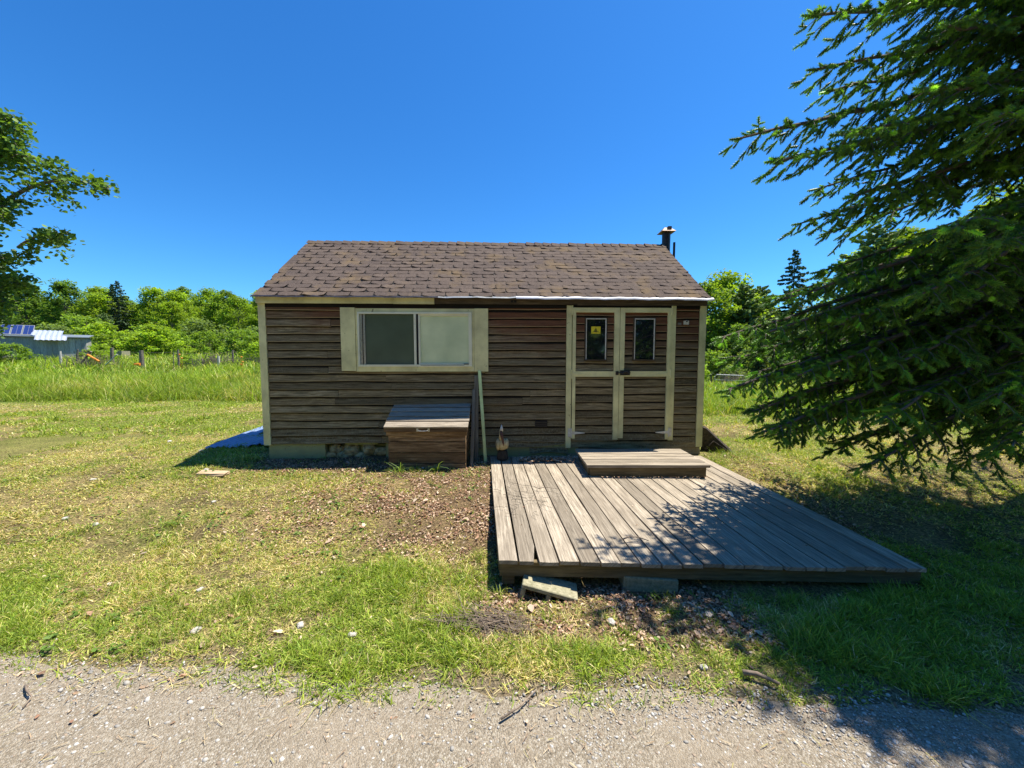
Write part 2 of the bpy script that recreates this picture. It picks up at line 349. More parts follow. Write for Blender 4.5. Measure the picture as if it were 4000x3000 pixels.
tag(big('driveway', V, np.stack([q, q+1, q+nx+1, q+nx], 1), m_drive(), smooth=True), kind='structure', label='light grey gravel driveway')

# ---------------------------------------------------------------- cabin
D = 5.4; YAW = R(2.0)
cab = empty('cabin', (0, D, 0), YAW, 'small weathered brown clapboard cabin with cream trim and shingled roof', 'cabin')
XL, XR = -3.42, 2.72; WD = 3.0; ZB = .45; ZT = 2.40
PIT = (3.62-2.47)/1.58
def boards(m, x0, x1, zb, zt, exp=.107, yo=0., seg=.12, warp=1.0, cuts=True, depth=.024):
    nrow = max(1, round((zt-zb)/exp)); e = (zt-zb)/nrow
    for r in range(nrow):
        z0 = zb+r*e; z1 = min(z0+e+.02, zt); xs = [x0]
        if cuts and x1-x0 > 2:
            x = x0+random.uniform(.8, 3)
            while x < x1-.5: xs.append(x); x += random.uniform(1.4, 3.2)
        xs.append(x1)
        for a, b_ in zip(xs[:-1], xs[1:]):
            b_ = b_-(.004 if b_ < x1 else 0); n_ = max(2, int((b_-a)/seg)); rnd = random.random()*50; ph = random.random()*100; tilt = random.gauss(0, .0018)*warp
            V = []; G = []
            sag = random.uniform(0, .008)*warp
            for i in range(n_+1):
                x = a+(b_-a)*i/n_; w_ = (float(fnoise(np.array(x*1.6+ph), np.array(r*3.1), 5))-.5)*.022*warp
                w2 = (float(fnoise(np.array(x*1.1+ph), np.array(r*7.7), 9))-.5)*.016*warp
                zb_ = z0+w_+tilt*(x-a)*2; yb = -depth-.004+w2-sag
                V += [(x, yo+yb+.004, zb_), (x, yo+yb, zb_+.005), (x, yo-.002, z1), (x, yo+.004, z1), (x, yo+.004, zb_)]
                for dz in (0, .005, z1-z0, z1-z0, 0): G.append((x+rnd*2, dz, rnd))
            Fc = []
            for i in range(n_):
                o = i*5
                for k in (0, 1): Fc.append((o+k, o+5+k, o+6+k, o+k+1))
                Fc.append((o+4, o+9, o+5, o))
            Fc.append((0, 1, 2, 3, 4)); o = n_*5; Fc.append((o+4, o+3, o+2, o+1, o))
            m.add(V, Fc, G)
m = MB()
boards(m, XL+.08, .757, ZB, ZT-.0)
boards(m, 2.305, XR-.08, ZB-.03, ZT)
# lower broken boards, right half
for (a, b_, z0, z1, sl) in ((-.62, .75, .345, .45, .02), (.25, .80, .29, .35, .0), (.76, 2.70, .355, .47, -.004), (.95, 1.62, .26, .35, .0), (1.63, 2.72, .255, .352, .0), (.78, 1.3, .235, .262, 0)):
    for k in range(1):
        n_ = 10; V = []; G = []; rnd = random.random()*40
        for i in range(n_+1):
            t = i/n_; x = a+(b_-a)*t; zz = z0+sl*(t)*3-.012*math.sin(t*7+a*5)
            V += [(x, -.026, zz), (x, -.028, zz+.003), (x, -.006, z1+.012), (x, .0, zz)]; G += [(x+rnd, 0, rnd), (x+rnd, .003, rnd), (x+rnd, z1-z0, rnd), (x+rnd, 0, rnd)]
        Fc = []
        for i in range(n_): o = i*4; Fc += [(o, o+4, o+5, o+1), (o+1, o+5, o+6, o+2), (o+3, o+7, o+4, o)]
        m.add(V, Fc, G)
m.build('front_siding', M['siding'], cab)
# wall cores
def core(m):
    m.box(XL+.02, XR-.02, .006, WD-.01, .455, 2.44)
one('wall_core', M['siding'], cab, core)
for nm, X, sg in (('side_siding', XL, -1), ('side_siding', XR, 1)):
    m = MB()
    nrow = 28
    for r in range(nrow):
        z0 = ZB+r*.107; z1 = z0+.12
        f = max(0, (z0-2.42)/PIT); ya, yb = f+.03, WD-f-.03
        if yb-ya < .2: break
        rnd = random.random()*30
        xo = X+sg*.018; xi = X-sg*.012
        p = [(xi, ya, z0), (xo, ya, z0), (xo, yb, z0), (xi, yb, z0), (xi, ya, z1), (X-sg*.0, ya, z1), (X, yb, z1), (xi, yb, z1)]
        if sg < 0: p = [p[1], p[0], p[3], p[2], p[5], p[4], p[7], p[6]]
        m.hexa(p, [(a[1]+rnd, a[2]-z0, rnd) for a in p])
    o = m.build(nm, M['siding'], cab)
m = MB(); boards(m, XL, XR, ZB, ZT, seg=.6)
o = m.build('rear_siding', M['siding'], cab); o.location = (XL+XR, WD, 0); o.rotation_euler = (0, 0, math.pi)
# foundation
def fnd(m):
    m.box(XL+.03, -2.62, .0, .2, .05, .452); m.box(-1.78, XR-.06, .0, .2, .05, .452); m.box(-2.62, -1.78, .12, .2, .05, .40); m.box(XL+.04, XL+.24, .2, WD, .1, .45); m.box(XR-.24, XR-.05, .2, WD, -.1, .45)
    m.box(-2.35, -1.9, .02, .11, .418, .450)
one('foundation', M['found'], cab, fnd)
def lump(m, c, r, n=8, k=6, amp=.25, seed=0, rnd=0):
    V = []; G = []
    for i in range(k+1):
        th = math.pi*i/k
        for j in range(n):
            ph = 2*math.pi*j/n; d = np.array([math.sin(th)*math.cos(ph), math.sin(th)*math.sin(ph), math.cos(th)])
            s = 1+amp*(float(vnoise(np.array(d[0]*1.7+seed*3.3+5), np.array(d[1]*1.7+d[2]*1.3+seed+9), 4))-.5)*2 if 0 < i < k else 1
            V.append((c[0]+r[0]*d[0]*s, c[1]+r[1]*d[1]*s, c[2]+r[2]*d[2]*s)); G.append((ph, th, rnd))
    F = [(i*n+j, (i+1)*n+j, (i+1)*n+(j+1) % n, i*n+(j+1) % n) for i in range(k) for j in range(n)]
    m.add(V, F, G)
m = MB()
for i, (x, z, rx, rz) in enumerate(((-2.5, .35, .10, .08), (-2.28, .32, .14, .10), (-2.03, .34, .12, .09), (-1.86, .30, .11, .07), (-2.4, .25, .12, .06), (-2.12, .24, .12, .06), (-2.56, .27, .09, .07))):
    lump(m, (x, .07, z), (rx, .07, rz), 9, 7, .3, i)
m.build('rubble_stone', M['rock'], cab)
# corner trim
for x0, x1 in ((XL-.02, XL+.075), (XR-.07, XR+.02)):
    one('corner_trim', M['trim'], cab, lambda m: (m.box(x0, x1-.0, -.034, -.010, ZB-.02 if x0 < 0 else .36, 2.385, 'z'), m.box(x0 if x0 < 0 else x1-.02, x0+.02 if x0 < 0 else x1, -.010, .08, ZB-.02, 2.385, 'z')))
# fascia
one('fascia_board', M['trim'], cab, lambda m: (m.box(XL-.02, -1.62, -.075, -.045, 2.375, 2.457, 'x', j=.001), m.box(-1.617, -1.06, -.078, -.045, 2.372, 2.452, 'x', j=.002)))
one('bare_fascia_board', M['fascia_raw'], cab, lambda m: (m.box(-1.056, .9, -.074, -.043, 2.375, 2.452, 'x', j=.003), m.box(.903, XR+.01, -.072, -.043, 2.365, 2.448, 'x', j=.003)))['label'] = 'bare dark brown fascia board without paint'
one('soffit_board', M['siding'], cab, lambda m: m.box(XL, XR, -.043, .0, 2.385, 2.40, 'x'))
one('frieze_board', M['siding'], cab, lambda m: m.box(XL+.08, XR-.08, -.040, -.0225, 2.325, 2.383, 'x'))
# roof
RY0 = -.10; RZ0 = 2.468; RX0, RX1 = XL-.035, XR+.03; YR = 1.5; ZR = RZ0+PIT*(YR-RY0)
SL = math.hypot(YR-RY0, ZR-RZ0); uy, uz = (YR-RY0)/SL, (ZR-RZ0)/SL   # up-slope unit, normal (-uz, uy)
def roof_pt(u, s, h, front=True):
    y = RY0+uy*s-uz*h; z = RZ0+uz*s+uy*h
    if not front: y = 2*YR-y
    return (u, y, z)
def deckb(m):
    for fr in (True, False):
        a = [roof_pt(RX0+.01, .01, -.022, fr), roof_pt(RX1-.01, .01, -.022, fr), roof_pt(RX1-.01, SL, -.022, fr), roof_pt(RX0+.01, SL, -.022, fr)]
        b_ = [roof_pt(RX0+.01, .01, -.002, fr), roof_pt(RX1-.01, .01, -.002, fr), roof_pt(RX1-.01, SL, -.002, fr), roof_pt(RX0+.01, SL, -.002, fr)]
        m.hexa(a+b_ if fr else [a[1], a[0], a[3], a[2], b_[1], b_[0], b_[3], b_[2]])
roof = one('roof', M['black'], cab, deckb)
m = MB(); NR = 17; EX = SL/NR
sag = lambda u: -.0  # ridge sag kept in caps
for fr in (True, False):
    for r in range(NR):
        off = (r % 2)*.16+random.uniform(-.012, .012); s0 = r*EX-.012; u = RX0-.32+off; 
        while u < RX1:
            wd = .32+random.uniform(-.004, .004); a = max(u, RX0); b_ = min(u+wd, RX1); 
            if b_-a < .03: u += wd; continue
            rnd = random.random()*60; cut = .050+random.uniform(-.014, .016); ch = EX*.48+random.uniform(-.012, .012)
            lift = random.uniform(.009, .015); curl = max(0, random.gauss(.005, .008)) ; g0 = random.uniform(.004, .012)
            # lower edge points: left corner cut diagonally, curled
            nseg = 6; lo = []
            if u >= RX0: lo.append((a+g0*.5, s0+ch, .006)); lo.append((a+cut*.55, s0+ch*.42+random.uniform(-.006, .006), lift*.8+curl*.5)); lo.append((a+cut, s0+random.uniform(-.003, .006), lift+curl))
            else: lo.append((a, s0, lift))
            x_s = lo[-1][0]
            for i in range(1, nseg+1):
                t = i/nseg; x = x_s+(b_-.004-x_s)*t; lo.append((x, s0+random.uniform(-.005, .005), lift+random.uniform(-.003, .004)+curl*(.8*abs(2*t-1)**2)))
            top = [(a, s0+EX+.035, .003), (b_, s0+EX+.035, .003)]
            V = []; G = []; L = len(lo)
            for (x, s, h) in lo: V.append(roof_pt(x, s, h, fr)); G.append((x, s, rnd))
            for (x, s, h) in lo: V.append(roof_pt(x, s, -.001 if h < .03 else h-.02, fr)); G.append((x, s, rnd))
            for (x, s, h) in lo: tt = (x-a)/(b_-a); V.append(roof_pt(x, s0+EX*.98+(.0), .011, fr)); G.append((x, s+EX, rnd))
            Fc = []
            for i in range(L-1):
                Fc.append((i, i+1, 2*L+i+1, 2*L+i)); Fc.append((L+i, L+i+1, i+1, i))
            if not fr: Fc = [tuple(reversed(q)) for q in Fc]
            m.add(V, Fc, G); u += wd
m.build('shingles', M['shingle'], roof)
m = MB(); u = RX0
while u < RX1-.02:
    u2 = min(u+.15, RX1); h = .012+random.uniform(0, .012); sgx = random.uniform(.0, .012); rnd = random.random()*50
    V = []; G = []
    for x, hh in ((u, h+sgx), (u2+.02, h*.4)):
        for s, k in ((SL-.11, 0), (SL, .014)): V.append(roof_pt(x, s, hh+k*.5+random.uniform(0, .004), True)); G.append((x, s, rnd))
        V.append(roof_pt(x, SL-.11, hh, False)); G.append((x, -.1, rnd))
    V += [(a, b_, c-.008) for (a, b_, c) in V[:3]]; G += G[:3]
    m.add(V, [(0, 3, 4, 1), (1, 4, 5, 2), (6, 0, 1, 7), (7, 1, 2, 8)], G); u = u2
m.build('ridge_cap', M['shingle'], roof)
# rake boards
for X in (RX0+.005, RX1-.03):
    def rk(m, X=X):
        for fr in (True, False):
            a = [roof_pt(X, .02, -.10, fr), roof_pt(X+.025, .02, -.10, fr), roof_pt(X+.025, SL, -.10, fr), roof_pt(X, SL, -.10, fr)]
            b_ = [roof_pt(X, .02, -.024, fr), roof_pt(X+.025, .02, -.024, fr), roof_pt(X+.025, SL, -.024, fr), roof_pt(X, SL, -.024, fr)]
            m.hexa(a+b_ if fr else [a[1], a[0], a[3], a[2], b_[1], b_[0], b_[3], b_[2]])
    one('rake_board', M['trim'] if X < 0 else M['fascia_raw'], cab, rk)
# drip edges: dark on the left, bright bare flashing on the right
def drip(m, x0, x1, z0, tk=.012, drop=.0):
    pts = []
    n_ = int((x1-x0)/.1); prof = [(.02, .008), (-.016, .008), (-.046, -.012), (-.050, -.012-tk*.6), (-.042, -.012-tk*.6)]
    V = []; G = []
    for i in range(n_+1):
        x = x0+(x1-x0)*i/n_; wv = .003*math.sin(x*9)+.0025*math.sin(x*23)
        for (y, z) in prof: V.append((x, RY0+y, z0+z+wv+drop*i/n_)); G.append((x, 0, 0))
    P = len(prof)
    m.add(V, [(i*P+k+1, (i+1)*P+k+1, (i+1)*P+k, i*P+k) for i in range(n_) for k in range(P-1)], G)
one('drip_edge', M['dark_metal'], roof, lambda m: drip(m, RX0-.01, -.98, RZ0-.006, .008))
o = one('drip_edge', M['white_metal'], roof, lambda m: drip(m, .05, RX1+.03, RZ0-.002, .032, -.006)); o['label'] = 'bright white metal drip edge catching the sun'
one('drip_edge', M['galv'], roof, lambda m: drip(m, -1.0, .06, RZ0-.006, .006))
# window
win = empty('window'); win.parent = cab
wx0, wx1, wz0, wz1 = -2.135, -.525, 1.452, 2.312
for a, b_ in ((-2.335, -2.14), (-.522, -.332)):
    one('side_board', M['trim'], win, lambda m: m.box(a, b_, -.058, -.030, 1.462 if a < -1 else 1.452, 2.322 if a < -1 else 2.316, 'z', j=.002))
def wf(m):
    m.box(wx0, wx1, -.052, -.024, 2.262, wz1); m.box(wx0, wx1, -.060, -.024, wz0, 1.520)
    m.box(wx0, wx0+.028, -.052, -.024, 1.520, 2.262, 'z'); m.box(wx1-.028, wx1, -.052, -.024, 1.520, 2.262, 'z')
one('frame', M['trim'], win, wf)
def sash(m):
    m.box(wx0+.03, wx1-.03, -.072, -.02, 2.238, 2.262); m.box(wx0+.03, wx1-.03, -.076, -.02, 1.520, 1.548)
    m.box(wx0+.03, wx0+.052, -.072, -.02, 1.549, 2.237, 'z'); m.box(wx1-.075, wx1-.03, -.072, -.02, 1.549, 2.237, 'z')
    m.box(-1.345, -1.315, -.070, -.02, 1.549, 2.237, 'z'); m.box(-1.285, -1.262, -.060, -.02, 1.549, 2.237, 'z')
    m.box(-1.262, wx1-.076, -.058, -.02, 2.215, 2.237); m.box(-1.262, wx1-.076, -.058, -.02, 1.549, 1.566)
one('sash', M['vinyl'], win, sash)
one('sash_gap', M['black'], win, lambda m: (m.box(-1.314, -1.286, -.050, -.021, 1.549, 2.237), m.box(-1.26, -.66, -.0766, -.0762, 1.535, 1.541), m.box(-.665, -.60, -.078, -.0605, 1.548, 1.560)))
o = one('pane', M['glass_screen'], win, lambda m: m.box(-2.005, -1.346, -.040, -.030, 1.549, 2.237)); o['label'] = 'left pane behind a dark insect screen'
one('track', M['galv'], win, lambda m: (m.box(-2.082, -2.05, -.046, -.022, 1.549, 2.237), m.box(-2.035, -2.008, -.050, -.022, 1.549, 2.237)))
o = one('pane', M['glass_blind'], win, lambda m: m.box(-1.261, wx1-.077, -.044, -.030, 1.567, 2.214)); o['label'] = 'right pane with a pale blind behind it'
# doors
one('door_casing', M['trim'], cab, lambda m: m.box(.760, .832, -.045, -.012, .36, 2.365, 'z', j=.001))
one('door_casing', M['trim'], cab, lambda m: m.box(2.235, 2.302, -.045, -.012, .46, 2.365, 'z', j=.001))
one('door_header', M['siding'], cab, lambda m: m.box(.833, 2.234, -.030, .0, 2.342, 2.36))
def door(x0, x1, hinge_left, px0, px1):
    d = empty('door'); d.parent = cab
    m = MB(); boards(m, x0+.005, x1-.005, .470, 2.335, yo=-.016, cuts=False, seg=.09, warp=1.1, depth=.016)
    # cut nothing: panes sit proud in a frame
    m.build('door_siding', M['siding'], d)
    def fr(m):
        a, b_ = (.045, .072) if hinge_left else (.068, .045)
        m.box(x0, x0+a, -.062, -.034, .50, 2.334, 'z', j=.001); m.box(x1-b_, x1, -.062, -.034, .48, 2.334, 'z', j=.001)
        m.box(x0+a+.001, x1-b_-.001, -.0615, -.034, 2.270, 2.334, 'x', j=.001); m.box(x0+a+.001, x1-b_-.001, -.0615, -.034, 1.375, 1.452, 'x', j=.001)
    one('door_frame', M['trim'], d, fr)
    g = one('pane', M['glass_dark'], d, lambda m: m.box(px0, px1, -.052, -.030, 1.618, 2.175))
    one('pane_trim', M['white'], g, lambda m: (m.box(px0-.008, px0, -.060, -.030, 1.618, 2.175), m.box(px1, px1+.013, -.060, -.030, 1.618, 2.175), m.box(px0-.008, px1+.013, -.060, -.030, 2.175, 2.187)))
    one('pane_sill', M['fascia_raw'], g, lambda m: (m.box(px0-.03, px1+.03, -.068, -.028, 1.598, 1.617), m.box(px0-.026, px0-.010, -.052, -.028, 1.618, 2.20), m.box(px1+.015, px1+.03, -.052, -.028, 1.618, 2.20), m.box(px0-.026, px1+.03, -.052, -.028, 2.189, 2.201)))
    hx = x0-.006 if hinge_left else x1+.006; sg = 1 if hinge_left else -1
    for hz, mt in ((2.298, M['trim']), (1.412, M['trim']), (.580, M['white'])):
        def hg(m):
            m.box(min(hx-sg*.045, hx-sg*.004), max(hx-sg*.045, hx-sg*.004), -.052, -.0455, hz-.060, hz+.060)
            m.tube([(hx, -.066, hz-.065), (hx, -.066, hz+.065)], .008, 8)
            L_ = .19; p = [(hx, hz-.024), (hx+sg*L_, hz-.006), (hx+sg*L_, hz+.006), (hx, hz+.024)]
            if sg < 0: p = p[::-1]
            m.hexa([(p[0][0], -.0655, p[0][1]), (p[1][0], -.0655, p[1][1]), (p[1][0], -.0622, p[1][1]), (p[0][0], -.0622, p[0][1]), (p[3][0], -.0655, p[3][1]), (p[2][0], -.0655, p[2][1]), (p[2][0], -.0622, p[2][1]), (p[3][0], -.0622, p[3][1])] if sg > 0 else
                   [(p[1][0]-.0, -.0655, hz-.006) if 0 else (hx-L_, -.0655, hz-.006), (hx, -.0655, hz-.024), (hx, -.0622, hz-.024), (hx-L_, -.0622, hz-.006), (hx-L_, -.0655, hz+.006), (hx, -.0655, hz+.024), (hx, -.0622, hz+.024), (hx-L_, -.0622, hz+.006)])
        one('hinge', mt, d, hg)
    return d, g
d1, g1 = door(.842, 1.500, True, 1.038, 1.300); d1['label'] = 'left door with a yellow sticker on its small window'
d2, g2 = door(1.506, 2.228, False, 1.722, 1.985); d2['label'] = 'right door with the latch'
def latch(m):
    m.box(1.515, 1.655, -.070, -.0625, 1.395, 1.465); m.tube([(1.545, -.082, 1.415), (1.565, -.088, 1.447), (1.615, -.088, 1.447), (1.63, -.082, 1.415)], .009, 6); m.tube([(1.49, -.078, 1.43), (1.66, -.078, 1.43)], .007, 6)
    m.box(1.452, 1.494, -.070, -.0625, 1.40, 1.455)
one('latch', M['dark_metal'], d2, latch)
# sticker with a coiled snake and its motto
stk = one('sticker', M['yellow'], d1, lambda m: m.box(1.102, 1.232, -.0545, -.0522, 1.975, 2.075))
def snake(m):
    cx, cz = 1.163, 2.004; y = -.0555
    def ln(pts, r):
        m.tube([(cx+a, y, cz+b_) for a, b_ in pts], r, 5)
    ln([(-.040, -.002), (-.02, .001), (.0, -.003), (.02, .001), (.04, -.001)], .0032)
    ln([(-.018, .007), (.0, .004), (.02, .008)], .0028); ln([(-.015, .016), (.0, .012), (.017, .017)], .0026)
    ln([(-.010, .024), (.002, .021), (.014, .026)], .0024); ln([(-.006, .031), (.002, .029), (.010, .033)], .0022)
    ln([(.020, .006), (.012, .030), (.008, .040), (.0, .048), (-.012, .050)], .0022); ln([(-.018, .007), (-.008, .032), (.002, .036)], .0018)
one('snake_emblem', M['ink'], stk, snake)
cu = bpy.data.curves.new('motto', 'FONT'); cu.body = "DONT TREAD ON ME"; cu.size = .0125; cu.align_x = 'CENTER'; cu.extrude = .0004
to = bpy.data.objects.new('motto', cu); C.objects.link(to)
dg = bpy.context.evaluated_depsgraph_get(); me = bpy.data.meshes.new_from_object(to.evaluated_get(dg)); bpy.data.objects.remove(to)
me.materials.append(M['ink']); to = bpy.data.objects.new('motto', me); C.objects.link(to); to.parent = stk; to.rotation_euler = (R(90), 0, 0); to.location = (1.167, -.0552, 1.982)
# vents and fixtures
def vent(m):
    m.box(.325, .500, -.036, -.024, .662, .755)
vt = one('wall_vent', M['black'], cab, vent)
one('vent_slat', M['dark_metal'], vt, lambda m: [m.box(.330, .495, -.042, -.0365, .672+.026*k, .680+.026*k) for k in range(3)])
ev = one('eave_vent', M['black'], cab, lambda m: [m.box(-.02+.045*k, .015+.045*k, -.082, -.0745, 2.395, 2.425) for k in range(2)])
lb = one('lamp_holder', M['white'], cab, lambda m: (m.box(2.415, 2.487, -.045, -.028, 2.108, 2.160), m.tube([(2.45, -.052, 2.150), (2.45, -.046, 2.150)], .016, 10)))
lb['label'] = 'small white square box near the eave'
one('socket', M['black'], lb, lambda m: m.tube([(2.45, -.060, 2.150), (2.45, -.0525, 2.150)], .010, 10))
one('faded_plate', M['grey'], cab, lambda m: m.box(2.335, 2.385, -.030, -.0245, 2.10, 2.135))
# chimney
ch = one('stove_pipe', M['dark_metal'], cab, lambda m: m.tube([(2.84, 1.60, .9), (2.84, 1.60, 3.89)], .072, 16), smooth=False)
def capm(m):
    c = (2.84, 1.60); z0 = 3.885
    sq = [(c[0]+a*.125, c[1]+b_*.125, z0) for a, b_ in ((-1, -1), (1, -1), (1, 1), (-1, 1))]; tp = [(c[0]+a*.055, c[1]+b_*.055, z0+.075) for a, b_ in ((-1, -1), (1, -1), (1, 1), (-1, 1))]
    m.hexa(sq+tp); m.box(c[0]-.008, c[0]+.055, c[1]-.10, c[1]+.06, z0+.03, z0+.088)
cp = one('chimney_cap', M['rust'], ch, capm)
one('pipe_band', M['galv'], ch, lambda m: m.tube([(2.84, 1.60, 3.30), (2.84, 1.60, 3.34)], [.080, .080], 14))
one('vent_pipe', M['dark_metal'], cab, lambda m: m.tube([(2.855, 1.30, 1.2), (2.855, 1.30, 3.63)], .020, 10))

# ---------------------------------------------------------------- deck
dk = empty('deck', (0, 2.65, 0), 0, 'low grey plank deck in front of the cabin doors', 'deck')
FL = np.array([-.095, 0, .212]); FR_ = np.array([2.958, 0, .150]); BL = np.array([-.305, 2.66, .262]); BR_ = np.array([2.70, 2.74, .250])
def dp(u, v, h=0): p = FL*(1-u)*(1-v)+FR_*u*(1-v)+BL*(1-u)*v+BR_*u*v; return p+np.array([0, 0, h])
m = MB(); NB = 21; SEG = 14
for i in range(NB):
    rnd = random.random()*80; g = .006+random.uniform(0, .004); wu = .1425*1.02/3.05; u0 = i/NB; u1 = (i+1)/NB-.011/3.05-random.uniform(0, .0016)
    if i == 1: u0 += .0012
    ov = random.uniform(-.012, .006); hz = random.uniform(-.003, .003); cup = random.uniform(-.003, .002)
    V = []; G = []
    for k in range(SEG+1):
        v = k/SEG; vv = v if k else v+ov/2.65*1.0-.008
        wz = hz+.004*math.sin(v*5+rnd); wv = .0006*math.sin(v*9+rnd)
        um = (u0+u1)/2
        e1 = u1-(.010 if (i == 1 and k == 0) else 0)
        ring = [(u0+wv, 0), (um, cup), (e1+wv, 0)]
        for (uu, hh) in ring: V.append(dp(uu, vv, wz+hh)); G.append((v*2.7+rnd*3, (uu-u0)*3.05, rnd))
        for (uu, hh) in ring: V.append(dp(uu, vv, wz-.027)); G.append((v*2.7+rnd*3, (uu-u0)*3.05+.03, rnd))
    Fc = []
    for k in range(SEG):
        o = k*6; Fc += [(o, o+1, o+7, o+6), (o+1, o+2, o+8, o+7), (o+3, o, o+6, o+9), (o+2, o+5, o+11, o+8), (o+4, o+3, o+9, o+10), (o+5, o+4, o+10, o+11)]
    Fc += [(3, 4, 1, 0), (4, 5, 2, 1)]; o = SEG*6; Fc += [(o, o+1, o+4, o+3), (o+1, o+2, o+5, o+4)]
    m.add(V, Fc, G)
m.build('deck_boards', M['deck'], dk)
def joist(m, a, b_, t=.04, h0=-.037, h1=-.19, rnd=1.0):
    a0 = dp(*a); b0 = dp(*b_); d = (b0-a0); L = np.linalg.norm(d[:2]); n_ = np.array([-d[1], d[0], 0])/L*t
    p = [a0+(0, 0, h1), b0+(0, 0, h1), b0+n_+(0, 0, h1), a0+n_+(0, 0, h1), a0+(0, 0, h0), b0+(0, 0, h0), b0+n_+(0, 0, h0), a0+n_+(0, 0, h0)]
    m.hexa([tuple(x) for x in p], [(k*L+rnd, z, rnd) for k, z in ((0, 0), (1, 0), (1, .04), (0, .04), (0, .15), (1, .15), (1, .19), (0, .19))])
one('front_joist', M['joist'], dk, lambda m: joist(m, (.002, .006), (.998, .006), .04, -.030, -.135, 3.))
one('side_joist', M['joist'], dk, lambda m: joist(m, (.014, .03), (.014, .99), .04, -.030, -.125, 5.))
one('side_joist', M['joist'], dk, lambda m: joist(m, (.996, .03), (.996, .99), .04, -.030, -.125, 7.))
one('inner_joist', M['joist'], dk, lambda m: [joist(m, (k/7, .03), (k/7, .99), .04, -.030, -.12, k*1.7) for k in range(1, 7)])
def gz(x, y): return float(hgt(x, y))
# blocks under the deck
def block(name, loc, rz, ry, rx, L=.40, W=.19, H=.19, holes=True, mat='conc', label='', cat='block'):
    m = MB(); t = .032
    if holes:
        m.box(0, L, 0, t, 0, H); m.box(0, L, W-t, W, 0, H)
        for x in (0, L/2-t/2, L-t): m.box(x, x+t, t, W-t, 0.002, H-.002)
    else: m.box(0, L, 0, W, 0, H, j=.004)
    o = m.build(name, M[mat], None, bevel=.005); o.location = loc; o.rotation_euler = (rx, ry, rz); tag(o, label, cat); return o
# tipped hollow block: cells face the viewer, top face slopes down to the right
block('cinder_block', (.055, 2.74, -.098), R(-7), R(12), R(90), .39, .19, .19, True, 'conc', 'tipped hollow concrete block under the front edge of the deck')
block('concrete_block', (.80, 2.66, -.075), R(-3), R(2), 0, .39, .19, .145, False, 'conc', 'mossy solid concrete block under the middle of the deck front', 'block')
block('wood_block', (-.07, 2.68, .0), R(4), 0, 0, .09, .12, .085, False, 'joist', 'short brown timber offcut under the left corner of the deck', 'timber block')
block('support_block', (2.45, 3.0, -.06), R(3), 0, 0, .39, .19, .085, False, 'stump', 'dark block in shadow under the right end of the deck', 'block')
block('support_block', (1.75, 2.95, -.07), R(12), 0, 0, .16, .16, .11, False, 'stump', 'small dark block in shadow right of the middle of the deck', 'block')
# step on the deck
stp = empty('door_step', (0, 0, 0), 0, 'low plank step on the deck in front of the doors', 'step')
m = MB()
for i in range(6):
    y0 = 4.44+i*.128; z = .382+.002*i
    m.box(.885-.003*i, 2.335-.02*i*.2, y0, y0+.122, z-.032, z, 'x', j=.002)
m.build('step_boards', M['deck'], stp)
one('riser', M['joist'], stp, lambda m: (m.box(.93, 2.305, 4.475, 4.51, .225, .349, 'x'), m.box(.91, .94, 4.51, 5.19, .225, .349, 'y'), m.box(2.27, 2.305, 4.511, 5.19, .225, .349, 'y')))

# ---------------------------------------------------------------- storage bin
bn = empty('storage_bin', (-1.1, 5.1, .1), 0, 'brown wooden storage bin with a sloping plank lid under the window', 'storage bin')
bx0, bx1 = -1.60+1.1, -.60+1.1
def bz(z): return z-.1
def by(y): return y-5.1
m = MB()
for k in range(4):
    z0 = .135+.142*k; m.box(bx0, bx1, by(4.90)+.004*(k % 2), by(4.925), bz(z0), bz(z0+.134), 'x', j=.0015)
m.build('front_boards', M['bin'], bn)
one('apron_board', M['bin'], bn, lambda m: m.box(bx0-.02, bx1+.02, by(4.885), by(4.899), bz(.640), bz(.700), 'x', j=.001))
one('base_rail', M['bin'], bn, lambda m: (m.box(bx0-.04, bx1+.015, by(4.88), by(4.899), bz(.04), bz(.118), 'x', j=.002),))
for X in (bx0, bx1-.025):
    def sd_(m, X=X):
        for k in range(5):
            z0 = .10+.14*k; zt = z0+.137
            m.box(X, X+.025, by(4.926), by(5.36), bz(z0), bz(min(zt, .72)), 'y')
        m.hexa([(X, by(4.926), bz(.722)), (X+.025, by(4.926), bz(.722)), (X+.025, by(5.36), bz(.722)), (X, by(5.36), bz(.722)), (X, by(4.926), bz(.735)), (X+.025, by(4.926), bz(.735)), (X+.025, by(5.36), bz(.94)), (X, by(5.36), bz(.94))])
    one('side_panel', M['bin'], bn, sd_)
lid = empty('lid'); lid.parent = bn
m = MB(); s0 = np.array([4.845, .762]); s1 = np.array([5.37, 1.012]); d = (s1-s0); L_ = np.linalg.norm(d); d /= L_; nn = np.array([-d[1], d[0]])
wds = [.118, .085, .095, .09, .09]; gp = .021; s = 0
for i, wd in enumerate(wds):
    rnd = random.random()*20; a = s0+d*s; b_ = s0+d*(s+wd); s += wd+gp; xa, xb = -1.645+1.1+random.uniform(-.004, .004), -.562+1.1+random.uniform(-.004, .004)-.003*i
    lo = nn*-.022
    P = lambda x, q: (x, by(q[0]), bz(q[1]))
    p = [P(xa, a+lo), P(xb, a+lo), P(xb, b_+lo), P(xa, b_+lo), P(xa, a), P(xb, a), P(xb, b_), P(xa, b_)]
    m.hexa(p, [(q[0]+rnd, q[1], rnd) for q in p])
m.build('lid_boards', M['lid'], lid, bevel=.003)
